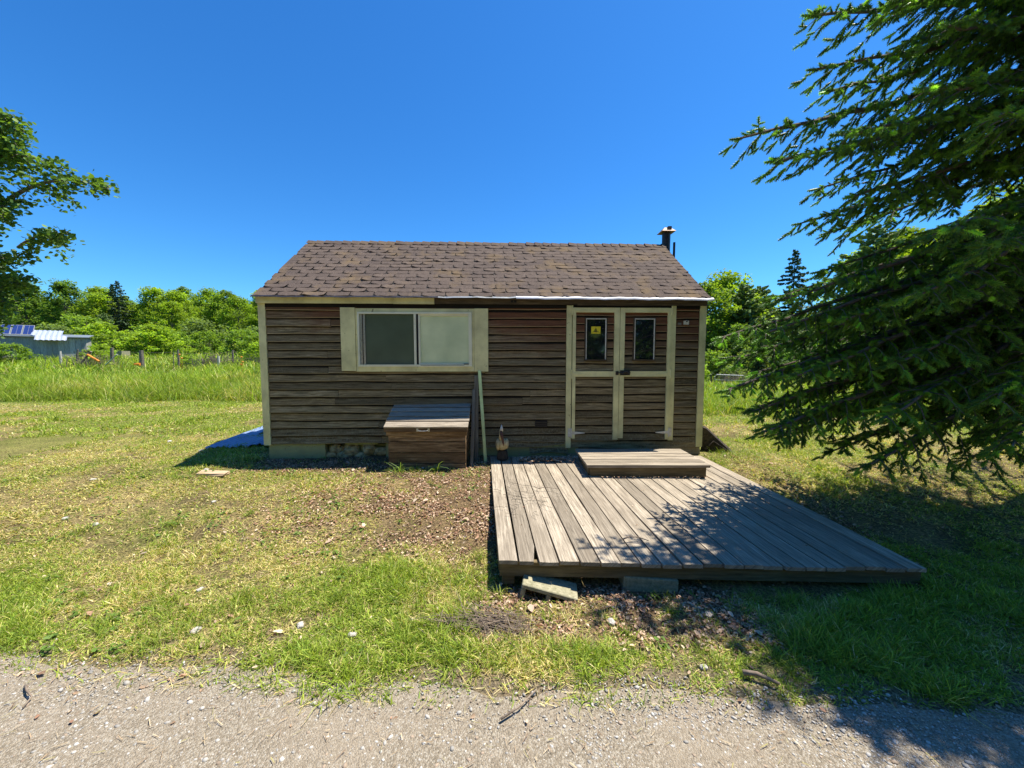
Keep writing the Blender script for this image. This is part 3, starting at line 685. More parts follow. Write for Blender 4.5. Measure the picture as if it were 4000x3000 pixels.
def lb2(m, X):
    a = s0+d*.02-nn*.045; b_ = s1-nn*.045; c = s0+d*.02-nn*.024; e = s1-nn*.024
    m.hexa([(X, by(a[0]), bz(a[1])), (X+.03, by(a[0]), bz(a[1])), (X+.03, by(b_[0]), bz(b_[1])), (X, by(b_[0]), bz(b_[1])), (X, by(c[0]), bz(c[1])), (X+.03, by(c[0]), bz(c[1])), (X+.03, by(e[0]), bz(e[1])), (X, by(e[0]), bz(e[1]))])
for X in (-.53, 0., .50): one('lid_batten', M['bin'], lid, lambda m: lb2(m, X))
one('lid_gap_shade', M['black'], bn, lambda m: m.hexa([(bx0+.026, by(4.93), bz(.60)), (bx1-.026, by(4.93), bz(.60)), (bx1-.026, by(5.35), bz(.60)), (bx0+.026, by(5.35), bz(.60)), (bx0+.026, by(4.93), bz(.712)), (bx1-.026, by(4.93), bz(.712)), (bx1-.026, by(5.35), bz(.90)), (bx0+.026, by(5.35), bz(.90))]))  # black filler inside the bin, painted shade behind the board gaps
one('lid_apron', M['bin'], lid, lambda m: m.box(-1.640+1.1, -.567+1.1, by(4.858), by(4.880), bz(.694), bz(.741), 'x', j=.001))
def hdl(m):
    cx = -.0375+.0; y = by(4.857); z = bz(.722)
    for s_ in (-1, 1): m.box(cx-.085 if s_ < 0 else cx+.06, cx-.06 if s_ < 0 else cx+.085, y-.004, y, z-.022, z+.018)
    m.tube([(cx-.07, y-.005, z-.002), (cx-.055, y-.03, z-.008), (cx, y-.034, z-.012), (cx+.055, y-.03, z-.008), (cx+.07, y-.005, z-.002)], .006, 8)
one('handle', M['galv'], lid, hdl, smooth=False)

# ---------------------------------------------------------------- things leaning by the bin
def plank(name, a, b_, wx, ty, mat, label, cat):
    m = MB(); a = np.array(a, float); b_ = np.array(b_, float); rnd = random.random()*9; L = np.linalg.norm(b_-a)
    c = [(-wx/2, 0), (wx/2, 0), (wx/2, ty), (-wx/2, ty)]
    p = [tuple(a+(x, y, 0)) for x, y in c]+[tuple(b_+(x, y, 0)) for x, y in c]
    m.hexa(p, [(z*L+rnd, x+y, rnd) for z in (0, 1) for x, y in c]); o = m.build(name, M[mat], None, bevel=.003); return tag(o, label, cat)
plank('grey_board', (-.535, 4.93, .08), (-.527, 5.29, 1.205), .042, .05, 'grey', 'shorter grey board leaning on the wall beside the storage bin', 'board')
plank('grey_board', (-.490, 5.17, .12), (-.492, 5.315, 1.395), .055, .022, 'grey', 'taller grey board leaning between the bin and the pale green pole', 'board')
plank('green_pole', (-.355, 5.12, .16), (-.452, 5.315, 1.465), .042, .03, 'lime', 'pale green wooden pole leaning under the right side of the window', 'pole')

# ---------------------------------------------------------------- carved pelican on its stump
bd = empty('bird_statue', (-.13, 5.16, .262), 0, 'small carved white pelican with a long brown bill on a dark stump', 'statue')
m = MB(); n_ = 12
prof = [(0, .074, .06), (.01, .080, .065), (.05, .078, .062), (.10, .070, .058), (.125, .060, .05)]
m.tube([(0, 0, z) for z, a, b_ in prof], [a for z, a, b_ in prof], 14); m.build('stump_base', M['stump'], bd)
m = MB(); lump(m, (0, .0, .205), (.078, .085, .085), 16, 12, .06, 2); lump(m, (.052, -.01, .215), (.035, .07, .075), 10, 8, .05, 3); lump(m, (-.055, -.01, .205), (.036, .075, .08), 10, 8, .05, 5)
m.tube([(-.012, -.02, .26), (-.022, -.045, .31), (-.020, -.05, .36), (-.014, -.045, .40), (-.010, -.038, .43), (-.008, -.034, .475)], [.034, .024, .021, .026, .020, .002], 12)
m.tube([(-.05, .03, .16), (-.068, .05, .13), (-.075, .06, .10)], [.03, .022, .008], 8)
m.build('body', M['birdbody'], bd, smooth=True)
one('bill', M['birdbrown'], bd, lambda m: m.tube([(-.018, -.055, .405), (-.014, -.078, .38), (-.004, -.095, .33), (.012, -.108, .26), (.022, -.112, .205)], [.012, .021, .021, .015, .003], 10), smooth=True)
one('crest', M['white'], bd, lambda m: m.tube([(-.013, -.05, .395), (-.010, -.052, .43), (-.010, -.045, .485)], [.024, .021, .002], 10), smooth=True)

# ---------------------------------------------------------------- sky-tinted grey corrugated sheets on the left, dark board on the right
m = MB()
for (x0, x1, y0, y1, zo, sk) in ((-4.62, -3.98, 5.72, 8.3, .02, -.16), (-4.05, -3.62, 5.80, 8.2, .035, -.10), (-4.45, -3.7, 6.6, 8.5, .05, -.15)):
    nu = int((x1-x0)/.012); nv = 8; V = []; G = []
    for j in range(nv+1):
        for i in range(nu+1):
            x = x0+(x1-x0)*i/nu; rag = (float(vnoise(np.array(x*9), np.array(zo*50), 3))-.5)*.16 if j == 0 else 0
            y = y0+(y1-y0)*j/nv+rag; xx = x+sk*(y-y0)
            V.append((xx, y, float(hgt(xx, y))+zo+.024*abs(math.sin(x*math.pi/.08))+.006*math.sin(y*2.3))); G.append((y, x*8, math.floor(x/.105)))
    m.add(V, [(j*(nu+1)+i, j*(nu+1)+i+1, (j+1)*(nu+1)+i+1, (j+1)*(nu+1)+i) for j in range(nv) for i in range(nu)], G)
mt, n, b = newmat('sky_tinted_sheet'); tc = N(n, 'ShaderNodeTexCoord'); n.links.new(ramp(n, noise(n, tc.outputs['Object'], 6, 6, .7), [(.3, (.12, .18, .33)), (.7, (.24, .32, .52))]), b.inputs['Base Color']); b.inputs['Roughness'].default_value = .45  # sky reflection on grey metal, put into the base colour as blue
tag(m.build('corrugated_sheet', mt, None), 'grey corrugated sheets with the sky reflection painted in blue, lying on the grass beside the left wall of the cabin', 'corrugated sheet')
m = MB(); m.hexa([(2.80, 5.62, .22), (3.28, 5.46, .18), (3.31, 5.50, .20), (2.83, 5.66, .24), (2.80, 5.62, .62), (2.86, 5.60, .60), (2.88, 5.64, .62), (2.82, 5.66, .64)]); m.tube([(2.84, 5.56, .3), (2.95, 5.55, .42), (3.12, 5.5, .30)], .012, 6)
tag(m.build('dark_board', M['stump'], None), 'black weathered triangular board propped at the right corner of the cabin', 'board')
m = MB(); m.box(-.17, .17, -.06, .06, -.01, .025, 'x', j=.012)
tag(m.build('wood_chunk', M['chunk'], None, loc=(-3.66, 4.62, gz(-3.66, 4.62)+.01)), 'split piece of pale firewood half sunk in the grass left of the cabin', 'wood')

# ---------------------------------------------------------------- sticks
def stick(name, pts, r, label, cat='stick', mat='twig'):
    m = MB(); m.tube(pts, [r*(1-.5*i/(len(pts)-1)) for i in range(len(pts))], 6); return tag(m.build(name, M[mat], None, smooth=True), label, cat)
stick('stick', [(.87, 2.91, .232), (.93, 2.94, .238), (1.0, 2.93, .236), (1.06, 2.89, .228)], .006, 'thin forked stick lying on the deck boards')
stick('stick', [(-.05, 1.62, .025), (.04, 1.68, .03), (.12, 1.77, .03)], .006, 'straight twig on the gravel in front of the deck')
stick('stick', [(-2.42, 1.80, .02), (-2.36, 1.76, .03), (-2.30, 1.73, .028), (-2.28, 1.68, .02)], .006, 'bent twig on the gravel at the far left')
stick('bark_chip', [(1.19, 1.87, .03), (1.25, 1.85, .04), (1.33, 1.80, .03)], .014, 'brown bark chip at the edge of the gravel by the tree shadow', 'bark')
stick('stick', [(.28, 3.98, .262), (.36, 4.0, .27), (.48, 3.96, .266)], .004, 'small twig on the left boards of the deck')
m = MB()
for i in range(150):
    c = np.array([-.18+random.gauss(0, .13), 2.24+random.gauss(0, .045), .02+abs(random.gauss(0, .018))]); a = random.gauss(-.5, .5); L = random.uniform(.05, .2)
    d = np.array([math.cos(a), math.sin(a), random.gauss(0, .12)])*L; k = np.array([random.gauss(0, .01), random.gauss(0, .01), random.gauss(0, .008)])
    m.tube([c-d, c+k, c+d], [.0024, .002, .001], 4, cap=False)
tag(m.build('brush_pile', M['twig'], None), 'low tangle of dry grey twigs near the front left corner of the deck', 'brush pile')
m = MB()
for i in range(26):
    c = np.array([.07+random.gauss(0, .16), 3.72+random.gauss(0, .22), .256]); a = random.random()*6; L = random.uniform(.06, .2); pts = []
    for k in range(6): pts.append((c[0]+math.cos(a+k*.4)*L*(k/5), c[1]+math.sin(a+k*.3)*L*(k/5), .252+random.uniform(0, .008)))
    m.tube(pts, .0016, 4, cap=False)
tag(m.build('vine_tangle', M['bark'], None), 'thin dry vine tangle lying on the left deck boards', 'vine')

# ---------------------------------------------------------------- scatter helpers
def rot_basis(az, tilt, roll=None):
    """columns: local x,y,z for n items; z axis tilted by tilt toward az"""
    n_ = len(az); z = np.stack([np.sin(tilt)*np.cos(az), np.sin(tilt)*np.sin(az), np.cos(tilt)], 1)
    x = np.stack([-np.sin(az), np.cos(az), np.zeros(n_)], 1); y = np.cross(z, x)
    if roll is not None:
        c, s_ = np.cos(roll)[:, None], np.sin(roll)[:, None]; x, y = x*c+y*s_, -x*s_+y*c
    return x, y, z
def scatter(T, Fc, P, X, Y, Z, S):
    k = len(T); n_ = len(P); S = np.asarray(S, float)
    if S.ndim == 1: S = np.repeat(S[:, None], 3, 1)
    V = P[:, None, :]+T[None, :, 0:1]*(X*S[:, 0:1])[:, None, :]+T[None, :, 1:2]*(Y*S[:, 1:2])[:, None, :]+T[None, :, 2:3]*(Z*S[:, 2:3])[:, None, :]
    F = (Fc[None]+(np.arange(n_)*k)[:, None, None]).reshape(-1, Fc.shape[1]); return V.reshape(-1, 3), F
def blades(name, P, h, w_, tilt, bend, col, mat, label, kind='stuff', tipcol=1.15):
    n_ = len(P); az = rs.uniform(0, 2*np.pi, n_); fa = rs.uniform(0, 2*np.pi, n_)
    d = np.stack([np.cos(az), np.sin(az)], 1); s_ = np.stack([np.cos(fa), np.sin(fa), np.zeros(n_)], 1)*w_[:, None]*.5
    ts = np.array([0, .45, .8, 1.0]); ws = [1, .85, .5, 0]
    V = []
    for t, ww in zip(ts, ws):
        an = tilt+bend*t; hor = h*t*np.sin(an); ver = h*t*np.cos(an); c = P+np.stack([d[:, 0]*hor, d[:, 1]*hor, np.maximum(ver, .004)], 1)
        if ww: V += [c-s_*ww, c+s_*ww]
        else: V += [c]
    V = np.stack(V, 1); k = 7; F0 = np.array([[0, 1, 3], [0, 3, 2], [2, 3, 5], [2, 5, 4], [4, 5, 6]])
    F = (F0[None]+(np.arange(n_)*k)[:, None, None]).reshape(-1, 3)
    cc = np.repeat(col[:, None, :], k, 1); cc[:, 4:] *= tipcol
    o = big(name, V.reshape(-1, 3), F, mat, col=cc.reshape(-1, 3)); return tag(o, label, kind=kind)
def blocked(x, y):
    lx = -.095+(y-2.65)*-.079; rx = 2.96-(y-2.65)*.097
    a = (x > lx-.0) & (x < rx) & (y > 2.62) & (y < 5.5)
    b_ = (x > -1.64) & (x < -.56) & (y > 4.88) & (y < 5.5)
    c = (x > -3.46) & (x < 2.76) & (y > 5.36+x*.035) & (y < 8.6)
    return a | b_ | c
def samp(n_, x0, x1, y0, y1, dens):
    x = rs.uniform(x0, x1, n_); y = rs.uniform(y0, y1, n_)
    k = (rs.uniform(0, 1, n_) < dens(x, y)) & (~blocked(x, y)) & (np.abs(x) < 1.45*y+.4) & (y > edge_y(x)-.16)
    x, y = x[k], y[k]; return np.stack([x, y, rough_h(x, y)], 1)
GREEN = np.array([[.24, .34, .035], [.31, .40, .045], [.18, .28, .035], [.38, .44, .07]]); STRAW = np.array([[.64, .52, .22], [.52, .41, .17], [.70, .60, .32], [.50, .48, .14]])
def bcol(P, gfac):
    n_ = len(P); g = rs.uniform(0, 1, n_) < gfac; c = np.where(g[:, None], GREEN[rs.randint(0, 4, n_)], STRAW[rs.randint(0, 4, n_)])
    return c*rs.uniform(.55, 1.35, n_)[:, None]
parts = []
def lawn(n_, x0, x1, y0, y1, hs, wd, dmul=1.0):
    dens = lambda x, y: dmul*(.42+.85*green_w(x, y))*(1-.8*litter_w(x, y))*(.15+1.6*sstep(.34, .60, .55*fnoise(x*5, y*5, 91)+.45*fnoise(x*19, y*19, 92, 2)))*(sstep(-.03, .25, y-edge_y(x)+.10*(fnoise(x*6, y*6, 12)-.5))+.10*(y > edge_y(x)-.14))
    d0 = dens; dens = lambda x, y: d0(x, y)*(1-.72*sstep(.50, .66, fnoise(x*.9+4, y*.9, 37, 3))*sstep(2.6, 3.2, y)*sstep(10, 8, y))
    P = samp(n_, x0, x1, y0, y1, dens); k = len(P); gwv = green_w(P[:, 0], P[:, 1]); tuft = sstep(.45, .75, fnoise(P[:, 0]*2.3, P[:, 1]*2.3, 71, 3))
    flat = rs.uniform(0, 1, k) < (.55-.4*gwv)
    h = hs*rs.uniform(.5, 1.5, k)*(.55+1.0*tuft*(.3+gwv)); h = np.where(flat, h*1.35, h)
    tilt = np.where(flat, rs.uniform(1.05, 1.5, k), np.abs(rs.normal(.45, .3, k))); bend = np.where(flat, rs.uniform(0, .15, k), rs.uniform(.1, .9, k))
    return P, h, wd*rs.uniform(.6, 1.4, k), tilt, bend, bcol(P, np.clip(.25+.85*gwv, 0, .95)*np.where(flat, .55, 1))
L = [lawn(300000, -4.5, 4.5, 1.7, 3.2, .050, .0052), lawn(400000, -7, 8, 3.2, 6.5, .048, .0080), lawn(260000, -15, 14, 6.5, 13, .055, .016), lawn(50000, -26, 24, 12, 20, .09, .03)]
A = [np.concatenate([l[i] for l in L]) for i in range(6)]
blades('short_grass', *A, M['blade'], 'short mown grass blades and dry clippings across the lawn')
# taller dark tufts in the front band and around objects
c_ = []
for i in range(240):
    x = random.uniform(-4, 3.2); y = random.uniform(1.95, 2.6) if random.random() < .75 else random.uniform(2.7, 5)
    if blocked(np.array(x), np.array(y)) or y < float(edge_y(x))+.06 or (litter_w(x, y) > .5 and random.random() < .7): continue
    if y > 2.7 and random.random() < .5: continue
    c_.append((x, y, random.uniform(.03, .09)))
c_ += [(-1.25, 4.80, .07), (-1.42, 4.74, .10), (-.98, 4.84, .06), (3.15, 5.3, .16), (3.3, 5.15, .14), (3.0, 5.45, .12), (-.27, 3.0, .06), (-.3, 2.75, .06), (2.7, 2.3, .12), (3.1, 2.5, .1), (-4.0, 5.2, .1), (-1.5, 4.82, .06)]
P = []; hh = []
for (x, y, r) in c_:
    k = random.randint(25, 70); a = np.stack([x+rs.normal(0, r*.6, k), y+rs.normal(0, r*.6, k)], 1); P.append(np.column_stack([a, rough_h(a[:, 0], a[:, 1])])); hh.append(rs.uniform(.5, 1.2, k)*(.05+r*.7))
P = np.concatenate(P); hh = np.concatenate(hh); kk = ~blocked(P[:, 0], P[:, 1]); P = P[kk]; hh = hh[kk]; k = len(P)
blades('grass_tufts', P, hh, rs.uniform(.003, .0055, k), np.abs(rs.normal(.3, .2, k)), rs.uniform(.2, 1.1, k), bcol(P, .96)*.85, M['blade'], 'taller green grass tufts standing in the lawn')
# spiky clumps by the bin
k = 16; P = np.column_stack([rs.normal(-1.42, .025, k), rs.normal(4.74, .02, k), np.full(k, gz(-1.42, 4.74))]); P2 = np.column_stack([rs.normal(-.98, .02, 8), rs.normal(4.80, .015, 8), np.full(8, gz(-.98, 4.8))]); P = np.concatenate([P, P2]); k = len(P)
o = blades('spiky_weed', P, rs.uniform(.14, .28, k), np.full(k, .009), np.abs(rs.normal(.25, .2, k)), rs.uniform(.4, 1.3, k), np.tile([.22, .34, .08], (k, 1)), M['blade'], 'bright green spiky grass clumps at the foot of the storage bin')
# tall meadow grass
def meadow(n_, x0, x1, y0, y1, hs, wd, dens, g=.93):
    P = samp(n_, x0, x1, y0, y1, dens); k = len(P); t = fnoise(P[:, 0]*.8, P[:, 1]*.8, 5)
    return P, hs*rs.uniform(.35, 1.3, k)*(.5+.9*t), wd*rs.uniform(.6, 1.4, k), np.abs(rs.normal(.18, .2, k)), rs.uniform(.1, 1.2, k), bcol(P, np.clip(g-.35*sstep(.5, .8, fnoise(P[:, 0]*.45, P[:, 1]*.45, 15)), 0, 1))*np.array([.88, .95, .75])*(.65+.6*t)[:, None]
ledge = lambda x: 10.9+1.3*fnoise(x*.6, x*0, 4)+.04*np.maximum(-x-6, 0)
L = [meadow(110000, -26, -3.2, 11, 16, .52, .014, lambda x, y: sstep(ledge(x)-.3, ledge(x)+.8, y)*.95),
     meadow(70000, -44, -3.2, 15, 27, .50, .040, lambda x, y: .9+0*x),
     meadow(30000, -75, -5, 26, 46, .5, .09, lambda x, y: .8+0*x),
     meadow(80000, 3.0, 24, 8.6, 14, .42, .015, lambda x, y: sstep(8.8, 10.5, y+.6*fnoise(x, y, 2))*.95),
     meadow(40000, 4.0, 40, 13, 27, .45, .045, lambda x, y: .9+0*x)]
A = [np.concatenate([l[i] for l in L]) for i in range(6)]
blades('meadow_grass', *A, M['blade'], 'tall green meadow grass beyond the mown lawn')
# dry leaves
def leaves(name, P, s_, label, tilt=.35, cols=None):
    n_ = len(P); T = np.array([[-.5, 0, .03], [-.2, -.32, .10], [.25, -.26, .06], [.55, 0, -.02], [.25, .26, .12], [-.2, .32, .05], [0, 0, -.05]])
    F0 = np.array([[6, 0, 1], [6, 1, 2], [6, 2, 3], [6, 3, 4], [6, 4, 5], [6, 5, 0]])
    X, Y, Z = rot_basis(rs.uniform(0, 2*np.pi, n_), np.abs(rs.normal(0, tilt, n_)), rs.uniform(0, 2*np.pi, n_))
    S = np.column_stack([s_, s_*rs.uniform(.6, 1.1, n_), s_*rs.uniform(.5, 2.2, n_)])
    V, F = scatter(T, F0, P, X, Y, Z, S)
    cols = cols if cols is not None else np.array([[.42, .28, .18], [.54, .39, .27], [.30, .19, .12], [.64, .50, .36], [.40, .23, .15]])
    c = cols[rs.randint(0, len(cols), n_)]*rs.uniform(.6, 1.3, n_)[:, None]
    return tag(big(name, V, F, M['litter'], col=np.repeat(c, 7, 0)), label, kind='stuff')
def samp2(n_, x0, x1, y0, y1, dens):
    x = rs.uniform(x0, x1, n_); y = rs.uniform(y0, y1, n_); k = (rs.uniform(0, 1, n_) < dens(x, y)); x, y = x[k], y[k]; k = (~blocked(x, y)) | ((y < 3.2) & (x > -.1)); k &= np.abs(x) < 1.45*y+.3; x, y = x[k], y[k]; return np.stack([x, y, rough_h(x, y)+rs.uniform(.002, .02, len(x))], 1)
P = np.concatenate([samp2(150000, -3.7, 3.2, 1.95, 5.5, lambda x, y: litter_w(x, y)*.8*(.12+1.0*sstep(.38, .66, fnoise(x*4, y*4, 8)))), samp2(7000, -4.5, 5, 1.6, 5.5, lambda x, y: .35+0*x), samp2(3000, -12, 10, 5, 11, lambda x, y: .25+0*x)])
leaves('leaf_litter', P, rs.uniform(.011, .032, len(P)), 'dry brown leaves and bark chips strewn on the ground', .6)
P = samp2(520, -3.6, 3.4, 1.6, 5.3, lambda x, y: (.10+.8*litter_w(x, y))*(y > 1.85)); P[:, 2] += .008
leaves('large_dry_leaves', P, rs.uniform(.035, .068, len(P)), 'larger curled tan leaves on the ground', .5, np.array([[.52, .38, .28], [.42, .26, .17], [.60, .48, .36]]))
k = 420; P = np.column_stack([.10+np.abs(rs.normal(.32, .2, k)), 5.12+rs.normal(0, .07, k), np.full(k, .27)+rs.uniform(0, .02, k)]); P = P[(P[:, 0] < .86) & (P[:, 1] < 5.3)]
leaves('deck_leaves', P, rs.uniform(.02, .045, len(P)), 'dead leaves gathered on the deck against the wall', .5)
k = 90; P = np.column_stack([rs.uniform(.95, 2.3, k), 4.40+rs.normal(0, .02, k), np.full(k, .252)]); P2 = np.column_stack([rs.uniform(0, 2.6, 60), rs.uniform(2.8, 5, 60), np.full(60, .25)]); P2 = P2[(P2[:, 1] < 4.3)]; P2[:, 2] = [dp((p[0]+.2)/3.05, (p[1]-2.65)/2.7, .006)[2] for p in P2]; P = np.concatenate([P, P2])
leaves('deck_debris', P, rs.uniform(.008, .022, len(P)), 'reddish leaf crumbs along the foot of the step', .5)
# green weeds: small broad leaves
P = samp(9000, -7, 6, 2.0, 9, lambda x, y: .35*(sstep(.5, .7, fnoise(x*1.7, y*1.7, 33)))+.03); k = len(P); q = rs.randint(4, 9, k); P = np.repeat(P, q, 0); P[:, :2] += rs.normal(0, .022, (len(P), 2)); P[:, 2] += rs.uniform(.008, .035, len(P))
n_ = len(P); T = np.array([[0, 0, 0], [.35, -.28, .06], [.8, -.22, .03], [1.0, 0, -.04], [.8, .22, .03], [.35, .28, .06]]); F0 = np.array([[0, 1, 2], [0, 2, 3], [0, 3, 4], [0, 4, 5]])
X, Y, Z = rot_basis(rs.uniform(0, 6.28, n_), np.abs(rs.normal(.2, .3, n_)), rs.uniform(0, 6.28, n_)); V, F = scatter(T, F0, P, X, Y, Z, rs.uniform(.015, .04, n_))
tag(big('lawn_weeds', V, F, M['leaf'], col=np.repeat(np.array([.15, .25, .04])*rs.uniform(.7, 1.3, n_)[:, None], 6, 0)), 'small broad leaved weeds scattered in the lawn', kind='stuff')
# gravel
ico = bpy.data.meshes.new('tmp'); import bmesh
bm = bmesh.new(); bmesh.ops.create_icosphere(bm, subdivisions=1, radius=1); IV = np.array([v.co[:] for v in bm.verts]); IF = np.array([[v.index for v in f.verts] for f in bm.faces]); bm.free()
x = rs.uniform(-3.2, 3.2, 60000); y = 1.25+.9*rs.uniform(0, 1, 60000); k = (y < edge_y(x)+.10-.6*rs.uniform(0, 1, 60000)**1.5) & (np.abs(x) < 1.45*y+.2) & (rs.uniform(0, 1, 60000) < .30+.7*sstep(.36, .60, fnoise(x*1.5+1.5, y*1.5, 14))*(.25+.75*sstep(-1.2, .6, x))); x, y = x[k], y[k]
n_ = len(x); s_ = np.minimum(rs.lognormal(math.log(.0034), .45, n_), .012); P = np.stack([x, y, rough_h(x, y)+.007+s_*.15], 1)
X, Y, Z = rot_basis(rs.uniform(0, 6.28, n_), rs.uniform(0, .5, n_), rs.uniform(0, 6.28, n_)); V, F = scatter(IV*(1+.0*IV), IF, P, X, Y, Z, np.column_stack([s_*rs.uniform(.9, 1.5, n_), s_*rs.uniform(.7, 1.1, n_), s_*rs.uniform(.4, .8, n_)]))
V = V+rs.uniform(-.0012, .0012, V.shape); tone = rs.uniform(.24, .52, n_)[:, None]*np.array([1, .94, .85])+np.where(rs.uniform(0, 1, n_) < .25, 0, .0)[:, None]; tone = np.where((rs.uniform(0, 1, n_) < .2)[:, None], np.array([.34, .26, .19])*rs.uniform(.7, 1.1, n_)[:, None], tone)
tag(big('gravel', V, F, M['pebble'], col=np.repeat(tone, len(IV), 0)), 'loose grey and white pebbles on the driveway', kind='stuff')
n_ = 1500; x = rs.uniform(-3, 3, n_); y = rs.uniform(1.3, 2.3, n_); P = np.stack([x, y, rough_h(x, y)+.016], 1)
cc = np.array([[.42, .30, .18], [.55, .44, .28], [.28, .19, .12], [.40, .36, .14]])[rs.randint(0, 4, n_)]*rs.uniform(.7, 1.2, n_)[:, None]
blades('driveway_straw', P, rs.uniform(.015, .06, n_), rs.uniform(.002, .0045, n_), rs.uniform(1.35, 1.55, n_), rs.uniform(-.05, .05, n_), cc, M['litter'], 'dry straw and twig bits strewn over the gravel edge')
# single pale stones
stn = None
SLB = ['above the firewood piece', 'near the tip of the cabin shadow', 'in the middle of the left lawn', 'just left of the middle lawn stone', 'in the front grass band, nearest the brush pile', 'in front, right beside the brush pile stone', 'in the front grass band toward the left', 'left beside the brush pile', 'on the bare straw patch', 'far left near the meadow', 'at the left edge of the lawn', 'among leaves before the deck', 'at the gravel edge near the bark chip', 'at the gravel edge in the left centre', 'at the edge of the cabin shadow', 'in the lawn right of the cabin']
for i, (x, y, s_) in enumerate(((-3.83, 4.72, .03), (-4.6, 5.6, .035), (-3.9, 3.5, .03), (-4.3, 3.6, .025), (-1.3, 2.25, .028), (-.95, 2.17, .026), (-2.2, 2.6, .024), (-.62, 2.3, .022), (-3.1, 3.9, .022), (-5.6, 6.2, .04), (-4.9, 4.4, .03), (.62, 2.28, .03), (1.02, 1.93, .022), (-1.9, 2.2, .03), (-2.9, 5.0, .018), (3.2, 5.9, .03))):
    if stn is None:
        m = MB(); lump(m, (0, 0, 0), (1, .75, .5), 9, 6, .3, 3); o = m.build('stone', M['stone'], None); stn = o
    else: o = stn.copy(); C.objects.link(o)
    o.location = (x, y, gz(x, y)+s_*.3); o.scale = (s_, s_, s_); o.rotation_euler = (0, 0, i*1.3); tag(o, 'small pale stone '+SLB[i], 'stone', 'pale stones scattered in the grass')

# ---------------------------------------------------------------- big spruce on the right
TX, TY = 5.85, 4.0
spr = empty('spruce_tree', (TX, TY, 0), 0, 'large dark spruce with drooping limbs filling the right side', 'spruce tree')
tm = MB(); tm.tube([(0, 0, -.2), (0, 0, .3), (.03, 0, 2), (0, .02, 4), (0, 0, 7), (0, 0, 9.6)], [.24, .19, .165, .135, .075, .012], 14); tm.build('trunk', M['bark'], spr, smooth=True)
lm = MB(); SH = []   # shoots: pos, dir, len, shade
def bez(a, b_, c, t): return (1-t)**2*a+2*t*(1-t)*b_+t*t*c
UP = np.array([0, 0, 1.])
def limb(tip, dens=1.0, bare=.35, z_off=None):
    tip = np.array(tip, float)-(TX, TY, 0); L = math.hypot(tip[0], tip[1]); z0 = tip[2]+L*(.30 if z_off is None else z_off); z0 = max(.75, min(z0, 9.0))
    a = np.array([tip[0]*.02, tip[1]*.02, z0]); mid = np.array([tip[0]*.55, tip[1]*.55, (z0*.42+tip[2]*.58)-.02*L+.10]); rr = .006+.0075*L
    pts = [bez(a, mid, tip, t)+np.array([random.gauss(0, .012), random.gauss(0, .012), random.gauss(0, .01)])*(1 if 0 < t < 1 else 0) for t in np.linspace(0, 1, 12)]
    lm.tube(pts, [rr*(1-.85*t)+.003 for t in np.linspace(0, 1, 12)], 6, cap=False)
    nb = int(L*9.5*dens)
    for i in range(nb):
        t = .10+.90*(i+random.random())/nb; p = bez(a, mid, tip, t); dv = bez(a, mid, tip, min(1, t+.02))-bez(a, mid, tip, t-.02); dv /= np.linalg.norm(dv)
        side = np.cross(dv, UP); side /= np.linalg.norm(side)+1e-9; sg = 1 if i % 2 else -1
        bl = (.12+.62*(1-t)**.75*min(1, L/2.4))*random.uniform(.65, 1.15); bd_ = dv*.75+side*sg*random.uniform(.6, 1.0)+UP*random.gauss(-.30, .22); bd_ /= np.linalg.norm(bd_)
        e = p+bd_*bl-UP*bl*bl*random.uniform(.25, .8); mm_ = p+bd_*bl*.5+UP*.01
        lm.tube([p, mm_, e], [.0045+.004*bl, .0035, .0018], 4, cap=False)
        ns = max(2, int(bl/.030)); fol = t > bare or random.random() < .25
        for k in range(ns):
            s_ = (k+random.random())/ns; q = bez(p, mm_, e, s_)
            if not fol and s_ < .6: 
                if random.random() < .6: lm.tube([q, q+np.array([random.gauss(0, .06), random.gauss(0, .06), random.gauss(-.07, .04)])], [.0018, .0008], 3, cap=False)
                continue
            d2 = (e-p)/np.linalg.norm(e-p); s2 = np.cross(d2, UP); s2 /= np.linalg.norm(s2)+1e-9
            sd_ = d2*.85+s2*(1 if k % 2 else -1)*random.uniform(.3, .9)+UP*random.gauss(-.35, .35); sd_ /= np.linalg.norm(sd_)
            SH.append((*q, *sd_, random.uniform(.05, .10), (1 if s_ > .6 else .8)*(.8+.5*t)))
            if random.random() < .30: 
                d3 = sd_+np.array([random.gauss(0, .5), random.gauss(0, .5), -.4]); d3 /= np.linalg.norm(d3); SH.append((*(q+sd_*.03), *d3, random.uniform(.04, .07), .8))
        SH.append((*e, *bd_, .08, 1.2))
    for i in range(int(L*26)):
        t = random.uniform(max(.2, bare*.7), 1); p = bez(a, mid, tip, t); dv2 = bez(a, mid, tip, min(1, t+.02))-bez(a, mid, tip, t-.02); dv2 /= np.linalg.norm(dv2)
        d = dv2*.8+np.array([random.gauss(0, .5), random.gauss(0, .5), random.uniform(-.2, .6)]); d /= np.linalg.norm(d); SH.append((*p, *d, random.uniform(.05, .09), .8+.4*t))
    SH.append((*tip, *(dv+UP*.1), .10, 1.3))
